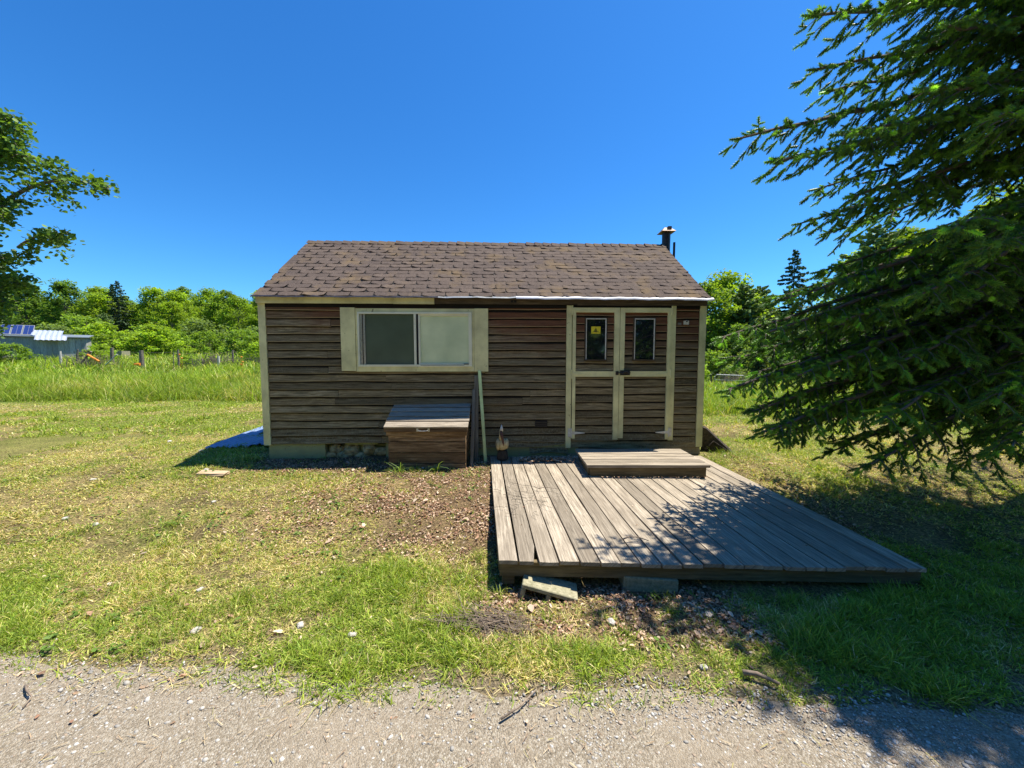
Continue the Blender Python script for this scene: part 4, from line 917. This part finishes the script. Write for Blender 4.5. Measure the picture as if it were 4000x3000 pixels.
TIPS = [(2.2, 3.0, 4.15), (2.48, 3.3, 3.99), (2.83, 3.6, 4.01), (1.88, 3.3, 3.45), (1.98, 3.0, 3.12), (2.64, 3.6, 2.87), (2.75, 3.2, 2.94), (2.29, 2.8, 3.20), (2.99, 3.8, 2.48), (2.38, 3.4, 2.16), (1.95, 3.6, 1.83), (1.92, 3.4, 1.36), (2.12, 3.2, 1.02), (3.05, 3.6, .76), (2.85, 3.0, .80), (2.73, 2.8, 1.2), (2.65, 2.4, 2.42), (2.85, 2.3, 2.31), (2.73, 2.6, 2.07), (2.9, 2.9, 1.6), (3.31, 2.6, 1.36), (3.43, 2.6, 1.03), (2.75, 3.2, 1.96), (2.64, 2.6, 3.37), (2.99, 2.8, 3.92), (2.62, 2.8, 4.08), (2.9, 2.4, 3.09), (3.64, 2.9, .85), (2.5, 3.9, 1.5), (2.7, 4.2, 1.1), (2.9, 4.4, 2.3), (2.6, 2.9, 4.6), (2.8, 3.3, 4.9), (3.3, 2.3, 4.3), (3.0, 3.9, 3.3), (3.2, 4.4, 1.7), (2.35, 3.7, 1.15), (2.6, 3.3, 1.55), (2.05, 3.7, 1.6), (2.2, 3.5, 1.15), (2.15, 3.3, 1.85), (2.3, 3.9, 1.35), (2.5, 3.6, .95), (2.7, 3.9, .85), (2.3, 3.1, 1.5)]
for tp in TIPS: limb(tp)
for i in range(52):     # dense boughs facing the deck and the road
    z = 1.3+7.0*(i/52)**.9; az = math.pi*(.93+.62*((i*.618) % 1)); Lr = 3.75*(1-z/10.6)**.72*random.uniform(.62, .95)
    limb((TX+math.cos(az)*Lr, TY+math.sin(az)*Lr, z-.12*Lr), .72, .32 if z > 2.8 else .66)
FRONT = [(3.15, 2.15, 3.0), (3.3, 2.1, 3.7), (3.6, 2.3, 4.5), (3.9, 2.5, 5.4), (3.35, 1.9, 3.4), (4.1, 2.1, 5.0), (3.8, 1.75, 4.4), (4.4, 2.3, 6.0), (4.3, 1.6, 4.2), (4.8, 1.7, 5.6), (3.7, 2.45, 4.0), (4.0, 1.9, 3.8), (4.5, 2.0, 4.9), (3.5, 2.4, 5.0), (3.3, 2.2, 4.3), (4.9, 2.2, 6.6), (3.9, 2.7, 6.0), (3.4, 2.5, 5.5)]
rq = random.Random(4)
for i in range(26):     # high boughs over the edge of the driveway
    z = 4.4+2.4*rq.random(); y = rq.uniform(1.35, 2.6)+.15*z
    if z > 1.9+.87*y: FRONT.append((rq.uniform(1.2, 2.7)+.40*z, y, z))
for tp in FRONT: limb(tp, 1.1, .15)
for i in range(76):     # the other limbs all round, shorter toward the field behind
    z = .9+8.2*(i/76)**1.0; az = i*2.399+random.uniform(-.3, .3); base = 2.7*(1-z/10.2)**.75
    fx, fy = math.cos(az), math.sin(az); Lr = base*(1.0 if fy < .2 else .72)*random.uniform(.75, 1.05)
    if fx < -.2 and z < 4.5: Lr *= .82
    limb((TX+fx*Lr, TY+fy*Lr, z-.12*Lr), .62, .55 if z < 3.5 else .25)
lm.build('limbs', M['limbbark'], spr)
S = np.array(SH); n_ = len(S)
# shoot template: tapering core + whorls of needles, unit length along z
T = []; F0 = []
for z_, r_ in ((0, .10), (.75, .085), (1, 0)):
    for k in range(3): T.append((r_*math.cos(k*2.094), r_*math.sin(k*2.094), z_))
for a_ in (0, 3):
    for k in range(3): F0 += [(a_+k, a_+(k+1) % 3, a_+3+(k+1) % 3), (a_+k, a_+3+(k+1) % 3, a_+3+k)]
for wv in range(7):
    for k in range(5):
        an = k*1.2566+wv*.63; z_ = .02+wv*.135; c, s_ = math.cos(an), math.sin(an); r_ = .27 if wv < 6 else .15; i0 = len(T)
        T += [(-s_*.05, c*.05, z_), (s_*.05, -c*.05, z_+.08), (c*r_, s_*r_, z_+.20)]; F0.append((i0, i0+1, i0+2))
T = np.array(T); F0 = np.array(F0); z = S[:, 3:6]/np.linalg.norm(S[:, 3:6], axis=1)[:, None]; x = np.cross(z, rs.normal(0, 1, (n_, 3))); x /= np.linalg.norm(x, axis=1)[:, None]; y = np.cross(z, x)
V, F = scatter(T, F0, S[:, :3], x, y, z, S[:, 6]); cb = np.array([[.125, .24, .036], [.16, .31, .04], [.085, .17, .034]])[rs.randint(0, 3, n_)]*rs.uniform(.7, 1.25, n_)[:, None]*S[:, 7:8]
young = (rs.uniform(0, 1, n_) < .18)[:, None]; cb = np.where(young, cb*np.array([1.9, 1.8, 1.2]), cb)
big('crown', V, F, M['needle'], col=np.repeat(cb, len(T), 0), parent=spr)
print('spruce shoots', n_, 'faces', len(F))

# ---------------------------------------------------------------- leafy tree at the left edge
LX, LY = -11.2, 7.4
lt = empty('leafy_tree', (LX, LY, float(hgt(LX, LY))), 0, 'leafy green tree reaching in from the left edge', 'leafy tree')
hz_ = float(hgt(LX, LY)); tm = MB(); tm.tube([(0, 0, -.2), (.05, 0, 2), (-.05, .05, 4.5), (.0, 0, 8)], [.22, .18, .12, .03], 12); LP = []
def lbranch(a, b_, sagz, nsub, spread):
    a = np.array(a, float)-(LX, LY, hz_); b_ = np.array(b_, float)-(LX, LY, hz_); mid = (a+b_)/2+np.array([0, 0, sagz]); L = np.linalg.norm(b_-a)
    tm.tube([bez(a, mid, b_, t) for t in np.linspace(0, 1, 10)], [(.012+.010*L)*(1-.88*t)+.002 for t in np.linspace(0, 1, 10)], 6, cap=False)
    for i in range(nsub):
        t = .22+.78*(i+random.random())/nsub; p = bez(a, mid, b_, t); sl = spread*(1.1-.75*t)*random.uniform(.5, 1.2)
        d = np.array([random.gauss(.35, .5), random.gauss(0, .6), random.gauss(-.1, .55)]); d /= np.linalg.norm(d); e = p+d*sl-UP*sl*.25
        tm.tube([p, (p+e)/2+UP*.03, e], [.006, .004, .0015], 4, cap=False)
        nl = int(22*sl/.5)+8
        for k in range(nl):
            s_ = random.random()**.8; q = bez(p, (p+e)/2+UP*.03, e, s_)+np.array([random.gauss(0, .055), random.gauss(0, .055), random.gauss(-.03, .05)]); LP.append(q)
LT = [((-8.9, 6.9, 4.3), (-6.58, 6.5, 4.38), .55, 30, .55), ((-8.8, 7, 3.6), (-7.40, 6.6, 3.68), .25, 22, .45), ((-9, 7, 3.3), (-8.30, 6.8, 3.50), .1, 10, .35), ((-10.5, 7.2, 5.0), (-8.35, 6.8, 5.55), .4, 30, .75), ((-10.4, 7, 2.8), (-8.15, 6.6, 2.98), .2, 30, .45), ((-10.6, 7, 2.2), (-8.75, 6.7, 2.35), .2, 30, .5),
      ((-10.5, 7.2, 4.4), (-8.3, 6.4, 3.95), .4, 34, .6), ((-9.6, 7.2, 5.2), (-7.5, 6.7, 4.75), .35, 24, .42), ((-11, 7.3, 4.0), (-8.7, 6.5, 4.6), .3, 34, .7), ((-10.6, 7.1, 3.0), (-8.7, 6.5, 2.65), .2, 34, .5), ((-10.8, 7.2, 5.5), (-8.9, 6.9, 5.0), .4, 34, .7), ((-11, 7.3, 6), (-9.4, 6.9, 6.0), .3, 30, .7), ((-11, 7.3, 3.2), (-9.3, 6.6, 3.4), .2, 40, .8)]
LT += [((-10.8, 7.3, z_), (-8.55+.25*math.sin(z_*5), 6.4+.5*((z_*3) % 1), z_+.1), .2, 38, .62) for z_ in (2.45, 2.8, 3.25, 3.7, 4.2, 4.7, 5.2, 5.6)]
for b_ in LT: lbranch(*b_)
tm.build('trunk', M['greybark'], lt)
P = np.array(LP); n_ = len(P); T = np.array([[0, 0, 0], [.22, -.40, .05], [.62, -.42, .02], [1.0, 0, -.08], [.62, .42, .02], [.22, .40, .05]])
X, Y, Z = rot_basis(rs.uniform(0, 6.28, n_), np.abs(rs.normal(.7, .5, n_)), rs.uniform(0, 6.28, n_)); V, F = scatter(T, np.array([[0, 1, 2], [0, 2, 3], [0, 3, 4], [0, 4, 5]]), P, X, Y, Z, rs.uniform(.05, .085, n_))
cb = np.array([[.11, .21, .035], [.15, .26, .04], [.08, .16, .035]])[rs.randint(0, 3, n_)]*rs.uniform(.7, 1.3, n_)[:, None]
big('crown', V, F, M['leaf'], col=np.repeat(cb, 6, 0), parent=lt)
print('left tree leaves', n_)

# ---------------------------------------------------------------- background trees: shared variants
def crown_quads(P, size, base, var=.3):
    n_ = len(P); T = np.array([[-.5, -.35, 0], [.5, -.45, .1], [.45, .4, -.05], [-.4, .45, .1]]); X, Y, Z = rot_basis(rs.uniform(0, 6.28, n_), np.abs(rs.normal(.5, .45, n_)), rs.uniform(0, 6.28, n_))
    V, F = scatter(T, np.array([[0, 1, 2, 3]]), P, X, Y, Z, size*rs.uniform(.6, 1.4, n_)); c = np.array(base)*rs.uniform(1-var, 1+var, n_)[:, None]; return V, F, np.repeat(c, 4, 0)
def proto_broad(seed, H, RW, base, nclump=70, per=130, q=.17, low=.12, name='broadleaf_tree', gap=0.0):
    global rs
    rs = np.random.RandomState(seed); random.seed(seed)
    root = empty(name); tm = MB(); CV = []; tm.tube([(0, 0, -.4), (0, 0, H*.3), (random.gauss(0, .15), random.gauss(0, .15), H*.9)], [.02*H, .015*H, .02], 8); P = []
    for i in range(nclump):
        z = low+(1-low)*((i+.5)/nclump)**.9; prof = math.sin(math.pi*min(1, (z-low)/(1-low)*.82+.16))**.65; az = i*2.4+random.uniform(-.4, .4); rr = RW*prof*random.uniform(.45, 1.05)
        c = np.array([rr*math.cos(az), rr*math.sin(az), H*z*(1-.03*random.random())]); cr = RW*random.uniform(.20, .36)
        s_ = np.array([0, 0, max(.1*H, c[2]-rr*.8)]); tm.tube([s_, (s_+c)/2+UP*.1, c], [.006*H, .004*H, .01], 4, cap=False)
        k = per; d = rs.normal(0, 1, (k, 3)); d /= np.linalg.norm(d, axis=1)[:, None]; d[:, 2] = d[:, 2]*.62+.12; P.append(c+d*cr*rs.uniform(.35, 1.12, k)[:, None]); CV.append(np.full(k, random.uniform(.68, 1.25)))
    P = np.concatenate(P); V, F, c = crown_quads(P, q, base); c = c*np.repeat(np.concatenate(CV), 4)[:, None]; tm.build('trunk', M['greybark'], root); big('crown', V, F, M['farleaf'], col=c, parent=root); return root
def proto_con(seed, H, RW, base, name='conifer_tree', nb=150, q=.13, droop=.25, bare=.08, per=34, irr=.25, power=.85):
    global rs
    rs = np.random.RandomState(seed); random.seed(seed)
    root = empty(name); tm = MB(); tm.tube([(0, 0, -.4), (0, 0, H)], [.016*H, .01], 8); P = []
    for i in range(nb):
        t = (i+.5)/nb; z = H*(bare+(1-bare)*t); L = RW*(1-t)**power*random.uniform(1-irr*2, 1.05)+.08; az = i*2.4+random.uniform(-.3, .3); d = np.array([math.cos(az), math.sin(az), 0])
        e = np.array([0, 0, z])+d*L-UP*L*droop+UP*.12*L; tm.tube([(0, 0, z), tuple(e)], [.012*L+.01, .005], 3, cap=False)
        k = int(per*(L+.15)); s_ = rs.uniform(.12, 1.0, k)**.7; side = np.cross(d, UP); w_ = rs.normal(0, .13, k)*(1.15-s_)*L+rs.normal(0, .05, k)
        P.append(np.array([0, 0, z])+d*(s_*L)[:, None]+side*w_[:, None]+UP*(-droop*L*s_**1.3+.12*L*s_*s_-rs.uniform(0, .10, k)-np.abs(w_)*.3)[:, None])
    P = np.concatenate(P); V, F, c = crown_quads(P, q, base, .35); tm.build('trunk', M['bark'], root); big('crown', V, F, M['farneedle'], col=c, parent=root); return root
used = set()
def place(root, x, y, s_, rz, label, group, sz=None, dz=0):
    if root.name in used:
        r = root.copy(); C.objects.link(r)
        for ch in root.children:
            c = ch.copy(); C.objects.link(c); c.parent = r
    else: r = root; used.add(root.name)
    r.location = (x, y, float(hgt(x, y))+dz-.1); r.rotation_euler = (0, 0, rz); r.scale = (s_, s_, sz or s_); tag(r, label, root['cat'], group); return r
BRIGHT = [(.27, .40, .035), (.19, .30, .035), (.23, .36, .035), (.14, .24, .04)]
PB = []
for i, (H, RW, b_) in enumerate(((8, 2.9, BRIGHT[0]), (8, 2.6, BRIGHT[1]), (8, 3.0, BRIGHT[2]), (8, 2.5, BRIGHT[3]))):
    p = proto_broad(100+i, H, RW, b_, low=.06); p['cat'] = 'tree'; PB.append(p)
PS = proto_con(200, 10, 2.6, (.07, .13, .06), 'spruce_tree', 170, .16); PS['cat'] = 'spruce tree'
PP = proto_con(201, 8, 3.0, (.19, .28, .10), 'pine_tree', 90, .17, -.12, .25, 60, .3, .45); PP['cat'] = 'pine tree'
PD = proto_con(202, 10, 3.3, (.075, .125, .06), 'conifer_tree', 130, .17, .18, .06, 34, .34, .7); PD['cat'] = 'conifer'
PSH = []
for i, b_ in enumerate(((.28, .42, .04), (.19, .31, .04), (.17, .25, .07))):
    p = proto_broad(300+i, 1.6, 1.3, b_, 30, 110, .085, .02, 'bush'); p['cat'] = 'bush'; PSH.append(p)
rr = random.Random(5)
G1 = 'trees of the wood beyond the left field'
# (px,Y,top height) -> left treeline
LTREE = [(-62.5, 50, 7.4, 3), (-57.5, 50, 7.6, 3), (-54, 54, 6.2, 1), (-50.5, 47.5, 6.0, 0), (-46.0, 50, 6.9, 0), (-41.5, 48, 6.3, 0), (-38.2, 52, 6.7, 1), (-34.5, 49, 5.7, 2), (-31.5, 51, 6.0, 0), (-28.5, 47, 5.6, 3), (-66, 46, 6.6, 1), (-60.5, 57, 7.6, 0), (-49, 58, 7.6, 1), (-43.5, 56, 7.2, 2), (-36.5, 57, 7.1, 0), (-32.5, 57, 7.0, 1), (-29, 55, 6.9, 2), (-39.5, 45, 4.9, 0), (-25, 52, 6.2, 1), (-20, 52, 6.2, 2), (-70, 55, 8, 2)]
for i, (x, y, h, k) in enumerate(LTREE):
    col_ = ['bright yellow green', 'mid green', 'fresh green', 'darker green'][k]
    place(PB[k], x, y, h/8*1.0, rr.random()*6, col_+' tree of the left wood', G1, sz=h/8*1.06)
place(PS, -50.3, 49, .78, 0, 'tall dark spruce rising above the wood on the left', None)
place(PD, -47.8, 47.2, .80, 2, 'broader dark conifer just right of the tallest spruce on the left', None)
place(PP, -57.5, 42, .62, 1, 'dull green pine behind the solar panel shed', None)
place(PP, -45.8, 43.5, .5, 2, 'low olive green pine at the foot of the left wood', None)
for i, (x, y, s_, k) in enumerate(((-36, 34, 1.6, 0), (-33.5, 36, 1.5, 1), (-30, 34, 1.25, 1), (-26, 33, 1.2, 1), (-28, 29.5, 1.1, 0), (-25.6, 24, .75, 0), (-21.5, 31, 1.3, 1), (-19, 29, 1.1, 1), (-33, 24.5, 1.0, 2), (-30, 23, .85, 1), (-27.6, 30, 1.5, 0), (-15.6, 24, .9, 0), (-17.5, 30, 1.5, 0), (-23.5, 36, 1.4, 2), (-39, 33, 1.5, 2), (-34.5, 22, 1.0, 0), (-31.5, 21, .8, 1), (-30.5, 38, 1.8, 2), (-42, 38, 2, 1), (-18.6, 22, .45, 0), (-24, 42, 2.2, 0), (-19, 40, 2.4, 1))):
    place(PSH[k], x, y, s_, rr.random()*6, ['bright lime bush', 'green bush', 'olive bush'][k]+' in the left field', 'bushes in the left field')
G2 = 'trees beyond the right field'
for i, (x, y, s_, k) in enumerate(((18.4, 37, 1.12, 1), (22.0, 40, 1.32, 2), (25.8, 42, 1.15, 2), (29, 44, .8, 1), (25.5, 36, .45, 1), (31.5, 34, 1.45, 0), (36, 36, 1.7, 1), (30.5, 27, 1.2, 1), (24.5, 24, .9, 3), (28.5, 22.5, 1.3, 0), (21, 20, .75, 3), (25, 18, 1.1, 1), (18, 15.5, .65, 0), (22, 14, 1.0, 3), (40, 30, 1.9, 2), (15, 42, .9, 3), (19.5, 33, .6, 3), (27, 30, .8, 3))):
    place(PB[k], x, y, s_, rr.random()*6, ['bright yellow green', 'mid green', 'fresh green', 'darker green'][k]+' tree behind the right field', G2)
place(PD, 28.9, 40, 1.15, 1, 'narrow dark spruce standing above the right tree line', None, sz=1.32)
place(PP, 21.8, 36.5, 1.12, 0, 'airy pine with bare trunk showing beside the cabin roof corner', None)
place(PP, 24.6, 38.5, 1.15, 2, 'second airy pine, between the first pine and the dark spruce', None)
place(PP, 28.8, 31, 1.55, 4, 'tall pale pine rising behind the big spruce', None)
place(PS, 18.6, 29, .42, 3, 'small dark conifer at the edge of the right field', None)
place(PP, 19.6, 27, .62, 5, 'low spreading pine at the far edge of the right field', None)
for i, (x, y, s_, k) in enumerate(((13.5, 29, 1.2, 0), (16, 31, 1.5, 1), (19, 30, 1.5, 2), (22, 27, 1.7, 1), (15.2, 26.5, .8, 2), (24, 21, 1.5, 1), (18, 20, 1.1, 0), (13, 35, 1.8, 1), (10, 36, 2.2, 2), (15, 17.5, .7, 1), (20.5, 17, 1.2, 0))):
    place(PSH[k], x, y, s_, rr.random()*6, ['bright lime bush', 'green bush', 'olive bush'][k]+' beyond the right field', 'bushes beyond the right field')
# the wood behind the first trees reads as one dark mass
rs = np.random.RandomState(9)
k = 26000; x = rs.uniform(-110, 60, k); y = np.where(x < -8, 62, 50)+rs.uniform(0, 10, k); z = hgt(x, y)+rs.uniform(0, 1, k)**.8*(5.0+2.5*fnoise(x*.25, y*.25, 6)+np.where(x > 5, 1.5, 0)); V, F, c = crown_quads(np.stack([x, y, z], 1), .75, (.15, .25, .04), .4)
tag(big('distant_wood', V, F, M['farleaf'], col=c), 'dense green wood filling the view behind the nearer trees', kind='stuff')

k = 16000; x = rs.uniform(-45, 45, k); y = -11-rs.uniform(0, 12, k)-.004*x*x; z = rs.uniform(0, 1, k)**.9*(7.5+4*fnoise(x*.2, y*.2, 16)); V, F, c = crown_quads(np.stack([x, y, z], 1), .8, (.13, .21, .04), .4)
tag(big('roadside_wood', V, F, M['farleaf'], col=c), 'leafy wood on the other side of the driveway', kind='stuff')

# ---------------------------------------------------------------- shed with solar panels, fence posts, trough
sh = empty('shed', (-31.14, 23.8, 1.38), R(42), 'low grey board shed with solar panels on its roof in the left field', 'shed')
sh_z = float(hgt(-31, 26.5))
m = MB(); rh = random.Random(3)
for i in range(26):
    x = -3.2+i*.25; m.box(x, x+.243, -.03+rh.uniform(-.01, .01), .0, -.5, 1.52+rh.uniform(-.03, .01), 'z')
for i in range(10): y = .01+i*.24; m.box(3.27, 3.30, y, y+.233, -.5, 1.5+rh.uniform(-.03, .01), 'z'); m.box(-3.23, -3.20, y, y+.233, -.5, 1.5, 'z')
m.box(-3.2, 3.27, 2.4, 2.43, -.5, 1.7)
m.build('board_wall', M['palegrey'], sh)
one('roof', M['galv'], sh, lambda m: m.hexa([(-3.4, -.2, 1.55), (3.45, -.2, 1.55), (3.45, 2.6, 1.80), (-3.4, 2.6, 1.80), (-3.4, -.2, 1.60), (3.45, -.2, 1.60), (3.45, 2.6, 1.85), (-3.4, 2.6, 1.85)]))
mt, n, b = newmat('solar_cells'); b.inputs['Base Color'].default_value = (.02, .035, .14, 1); b.inputs['Roughness'].default_value = .15; b.inputs['Coat Weight'].default_value = 1
for k in range(3):
    X = -.35+k*.46
    pf = one('solar_panel', M['galv'], sh, lambda m: m.hexa([(X, .2, 1.66), (X+.44, .2, 1.66), (X+.44, 1.0, 2.30), (X, 1.0, 2.30), (X, .17, 1.69), (X+.44, .17, 1.69), (X+.44, .97, 2.33), (X, .97, 2.33)]))
    def cells(m):
        for r in range(6):
            for c in range(2):
                f0, f1 = .04+r*.155, .04+r*.155+.145; a, e = X+.03+c*.195, X+.03+c*.195+.185
                P = lambda x, f, o: (x, .17+.8*f-o*.7, 1.69+.64*f+o)
                m.hexa([P(a, f0, .001), P(e, f0, .001), P(e, f1, .001), P(a, f1, .001), P(a, f0, .006), P(e, f0, .006), P(e, f1, .006), P(a, f1, .006)])
    one('cells', mt, pf, cells)
mt2, n, b = newmat('shiny_sheet'); b.inputs['Base Color'].default_value = (.85, .87, .9, 1); b.inputs['Roughness'].default_value = .18; b.inputs['Metallic'].default_value = .6
def ssh(m):
    for (x0, x1, y0, z0, y1, z1) in ((.95, 2.25, -.1, 1.66, .75, 2.02), (1.15, 2.5, -.55, 1.36, -.12, 1.66)):
        nn_ = 20
        V = []; 
        for i in range(nn_+1):
            x = x0+(x1-x0)*i/nn_; o = .02*math.sin(i*1.9)
            V += [(x, y0, z0+o), (x, y1, z1+o), (x, y0, z0+o-.01), (x, y1, z1+o-.01)]
        m.add(V, [(i*4, i*4+4, i*4+5, i*4+1) for i in range(nn_)]+[(i*4+3, i*4+7, i*4+6, i*4+2) for i in range(nn_)]+[(i*4+2, i*4+6, i*4+4, i*4) for i in range(nn_)], [(0, 0, 0)]*len(V))
one('clear_roof_sheet', mt2, sh, ssh)
tr = empty('water_trough', (-27.7, 27, float(hgt(-27.7, 27))), 0, 'grey concrete trough in the grass behind the fence', 'trough')
one('basin', M['conc'], tr, lambda m: (m.box(-.65, .65, -.3, -.22, 0, .62), m.box(-.65, .65, .22, .3, 0, .62), m.box(-.65, -.57, -.219, .219, 0, .62), m.box(.57, .65, -.219, .219, 0, .62), m.box(-.57, .57, -.219, .219, 0, .1)))
FP = [(-24.9, 22, 2.09, .05, 'dark thin fence post with its top leaning', .12), (-25.8, 22, 1.99, .06, 'pale short fence post furthest left', 0), (-23.9, 23, 2.22, .09, 'rough grey fence post in front of the trough', .03), (-19.25, 20, 2.0, .10, 'thick brown fence post with an orange insulator', 0), (-18.2, 21, 2.07, .05, 'straight dark fence post right of the thick brown one', 0), (-17.6, 20, 1.93, .018, 'thin metal fence rod in tall grass', .02), (-15.25, 20, 1.71, .06, 'weathered fence post with a white top', .0), (-15.95, 22, 2.06, .05, 'dark fence post nearest the cabin on the left side', 0)]
tops = []
for i, (x, y, zt, r, lab, ln) in enumerate(FP):
    g0 = float(hgt(x, y)); p = MB(); p.tube([(0, 0, -.3), (ln*.4, 0, (zt-g0)*.6), (ln, 0, zt-g0)], [r, r*.95, r*.85], 8)
    e = p.build('fence_post', M['greybark'] if i not in (1, 6) else M['stone'], None, loc=(x, y, g0)); tag(e, lab, 'fence post', 'posts of the old field fence'); tops.append((x+ln, y, zt-.12))
    if i == 3: one('insulator', M['orange'], e, lambda m: m.tube([(-.26, -.12, zt-g0-.72), (.02, -.12, zt-g0-.72)], .07, 8))
wt = sorted(tops); 
for k in (0., -.3):
    m = MB(); pts = []
    for i in range(len(wt)-1):
        a, b_ = np.array(wt[i]), np.array(wt[i+1])
        for t in np.linspace(0, 1, 5)[:-1]: pts.append(a*(1-t)+b_*t-UP*(.12*t*(1-t))+UP*k)
    m.tube(pts, .004, 4); tag(m.build('fence_wire', M['greybark'], None), 'upper sagging fence wire across the left field' if k == 0 else 'lower sagging fence wire across the left field', 'wire')
def leanpost(nm, a, b_, r, mat, label, cat):
    m = MB(); m.tube([a, b_], r, 8); return tag(m.build(nm, M[mat], None), label, cat)
leanpost('orange_tube', (-22.0, 20.5, 1.42), (-22.6, 20.5, 1.78), .055, 'orange', 'leaning orange tube in the tall grass by the fence', 'tube')
leanpost('broken_rail', (-23.1, 20.5, 1.2), (-22.5, 20.6, 1.95), .05, 'greybark', 'broken grey rail leaning left of the orange tube', 'rail')
leanpost('broken_rail', (-20.6, 19.5, 1.25), (-20.0, 19.5, 1.78), .03, 'galv', 'pale leaning rail right of the orange tube', 'rail')
# orange flowers / insulators near the cabin side
for i, (x, y, z) in enumerate(((-16.4, 19, 1.78), (-13.0, 18.5, 1.66), (-12.95, 18.5, 1.42), (-13.1, 18.6, 1.30), (-16.3, 19, 1.60))):
    m = MB(); lump(m, (0, 0, 0), (.045, .045, .035), 8, 5, .2, i); m.tube([(0, 0, float(hgt(x, y))-z), (0, 0, -.04)], .008, 4)
    tag(m.build('orange_flower', M['orange'], None, loc=(x, y, z)), ['highest orange flower of the left pair beyond the posts', 'top orange flower nearest the cabin corner', 'middle orange flower near the cabin corner', 'lowest orange flower near the cabin corner', 'lower orange flower of the left pair'][i], 'flower', 'orange flowers in the left field')
# dead brush: dry tangled stems
def brush(name, cx, cy, w_, h, n0, label):
    m = MB(); g0 = float(hgt(cx, cy))
    for i in range(n0):
        x = rr.gauss(0, w_*.4); y = rr.gauss(0, .5); a = rr.gauss(0, .9); L = h*rr.uniform(.6, 1.5); z = rr.random()*h*.3
        p = [(x, y, z), (x+math.sin(a)*L*.5, y, z+L*.45*abs(math.cos(a))+.05), (x+math.sin(a)*L, y+rr.gauss(0, .1), z+L*.6*abs(math.cos(a)))]; m.tube(p, [.014, .010, .005], 3, cap=False)
    return tag(m.build(name, M['twig'], None, loc=(cx, cy, g0)), label, 'brush pile')
brush('dead_brush', -16.5, 21.5, 1.6, .9, 160, 'dry tan brush heap by the left fence nearest the cabin')
brush('dead_brush', -13.6, 22, 1.5, .95, 160, 'dry tan brush heap partly hidden by the cabin corner')
brush('dead_brush', -22.8, 21, 1.1, .9, 100, 'dry grey brush between the fence posts on the left')
brush('dead_brush', 19.5, 22.5, 2.6, 1.25, 320, 'pale dry brush heap across the right field')
brush('dead_brush', 14.0, 24.5, 1.5, .9, 120, 'low dry brush beside the field gate on the right')
gt = empty('field_gate', (13.6, 24, float(hgt(13.6, 24))), R(-8), 'pale tubular metal gate at the far edge of the right field', 'gate')
one('gate_frame', M['galv'], gt, lambda m: m.tube([(-.85, 0, .0), (-.85, 0, .62), (-.75, 0, .72), (.8, 0, .66), (.95, 0, .55), (.95, 0, 0)], .035, 8))
one('gate_rail', M['galv'], gt, lambda m: (m.tube([(-.85, 0, .40), (.95, 0, .36)], .02, 6), m.tube([(-.85, 0, .2), (.95, 0, .18)], .02, 6)))
for i, (x, y, h, lab) in enumerate(((14.5, 23.3, .95, 'dark fence post beside the pale gate'), (12.2, 23.5, .8, 'thin fence post left of the pale gate'), (16.3, 23.5, .9, 'dark fence post right of the pale gate'))):
    g0 = float(hgt(x, y)); m = MB(); m.tube([(0, 0, -.2), (.02, 0, h)], [.05, .04], 7); tag(m.build('fence_post', M['bark'], None, loc=(x, y, g0)), lab, 'fence post', 'posts of the right field fence')

# ---------------------------------------------------------------- every label points at one thing
ORD = ['first', 'second', 'third', 'fourth', 'fifth', 'sixth', 'seventh', 'eighth', 'ninth', 'tenth', 'eleventh', 'twelfth']
by_l = {}
for o in bpy.data.objects:
    if o.parent is None and o.get('group') in (G1, G2, 'bushes in the left field', 'bushes beyond the right field'): by_l.setdefault(o['label'], []).append(o)
for l_, L in by_l.items():
    if len(L) > 1:
        L.sort(key=lambda o: o.location.x/o.location.y)
        for i, o in enumerate(L): o['label'] = l_+', '+('leftmost' if i == 0 else 'rightmost' if i == len(L)-1 else ORD[i]+' from the left')
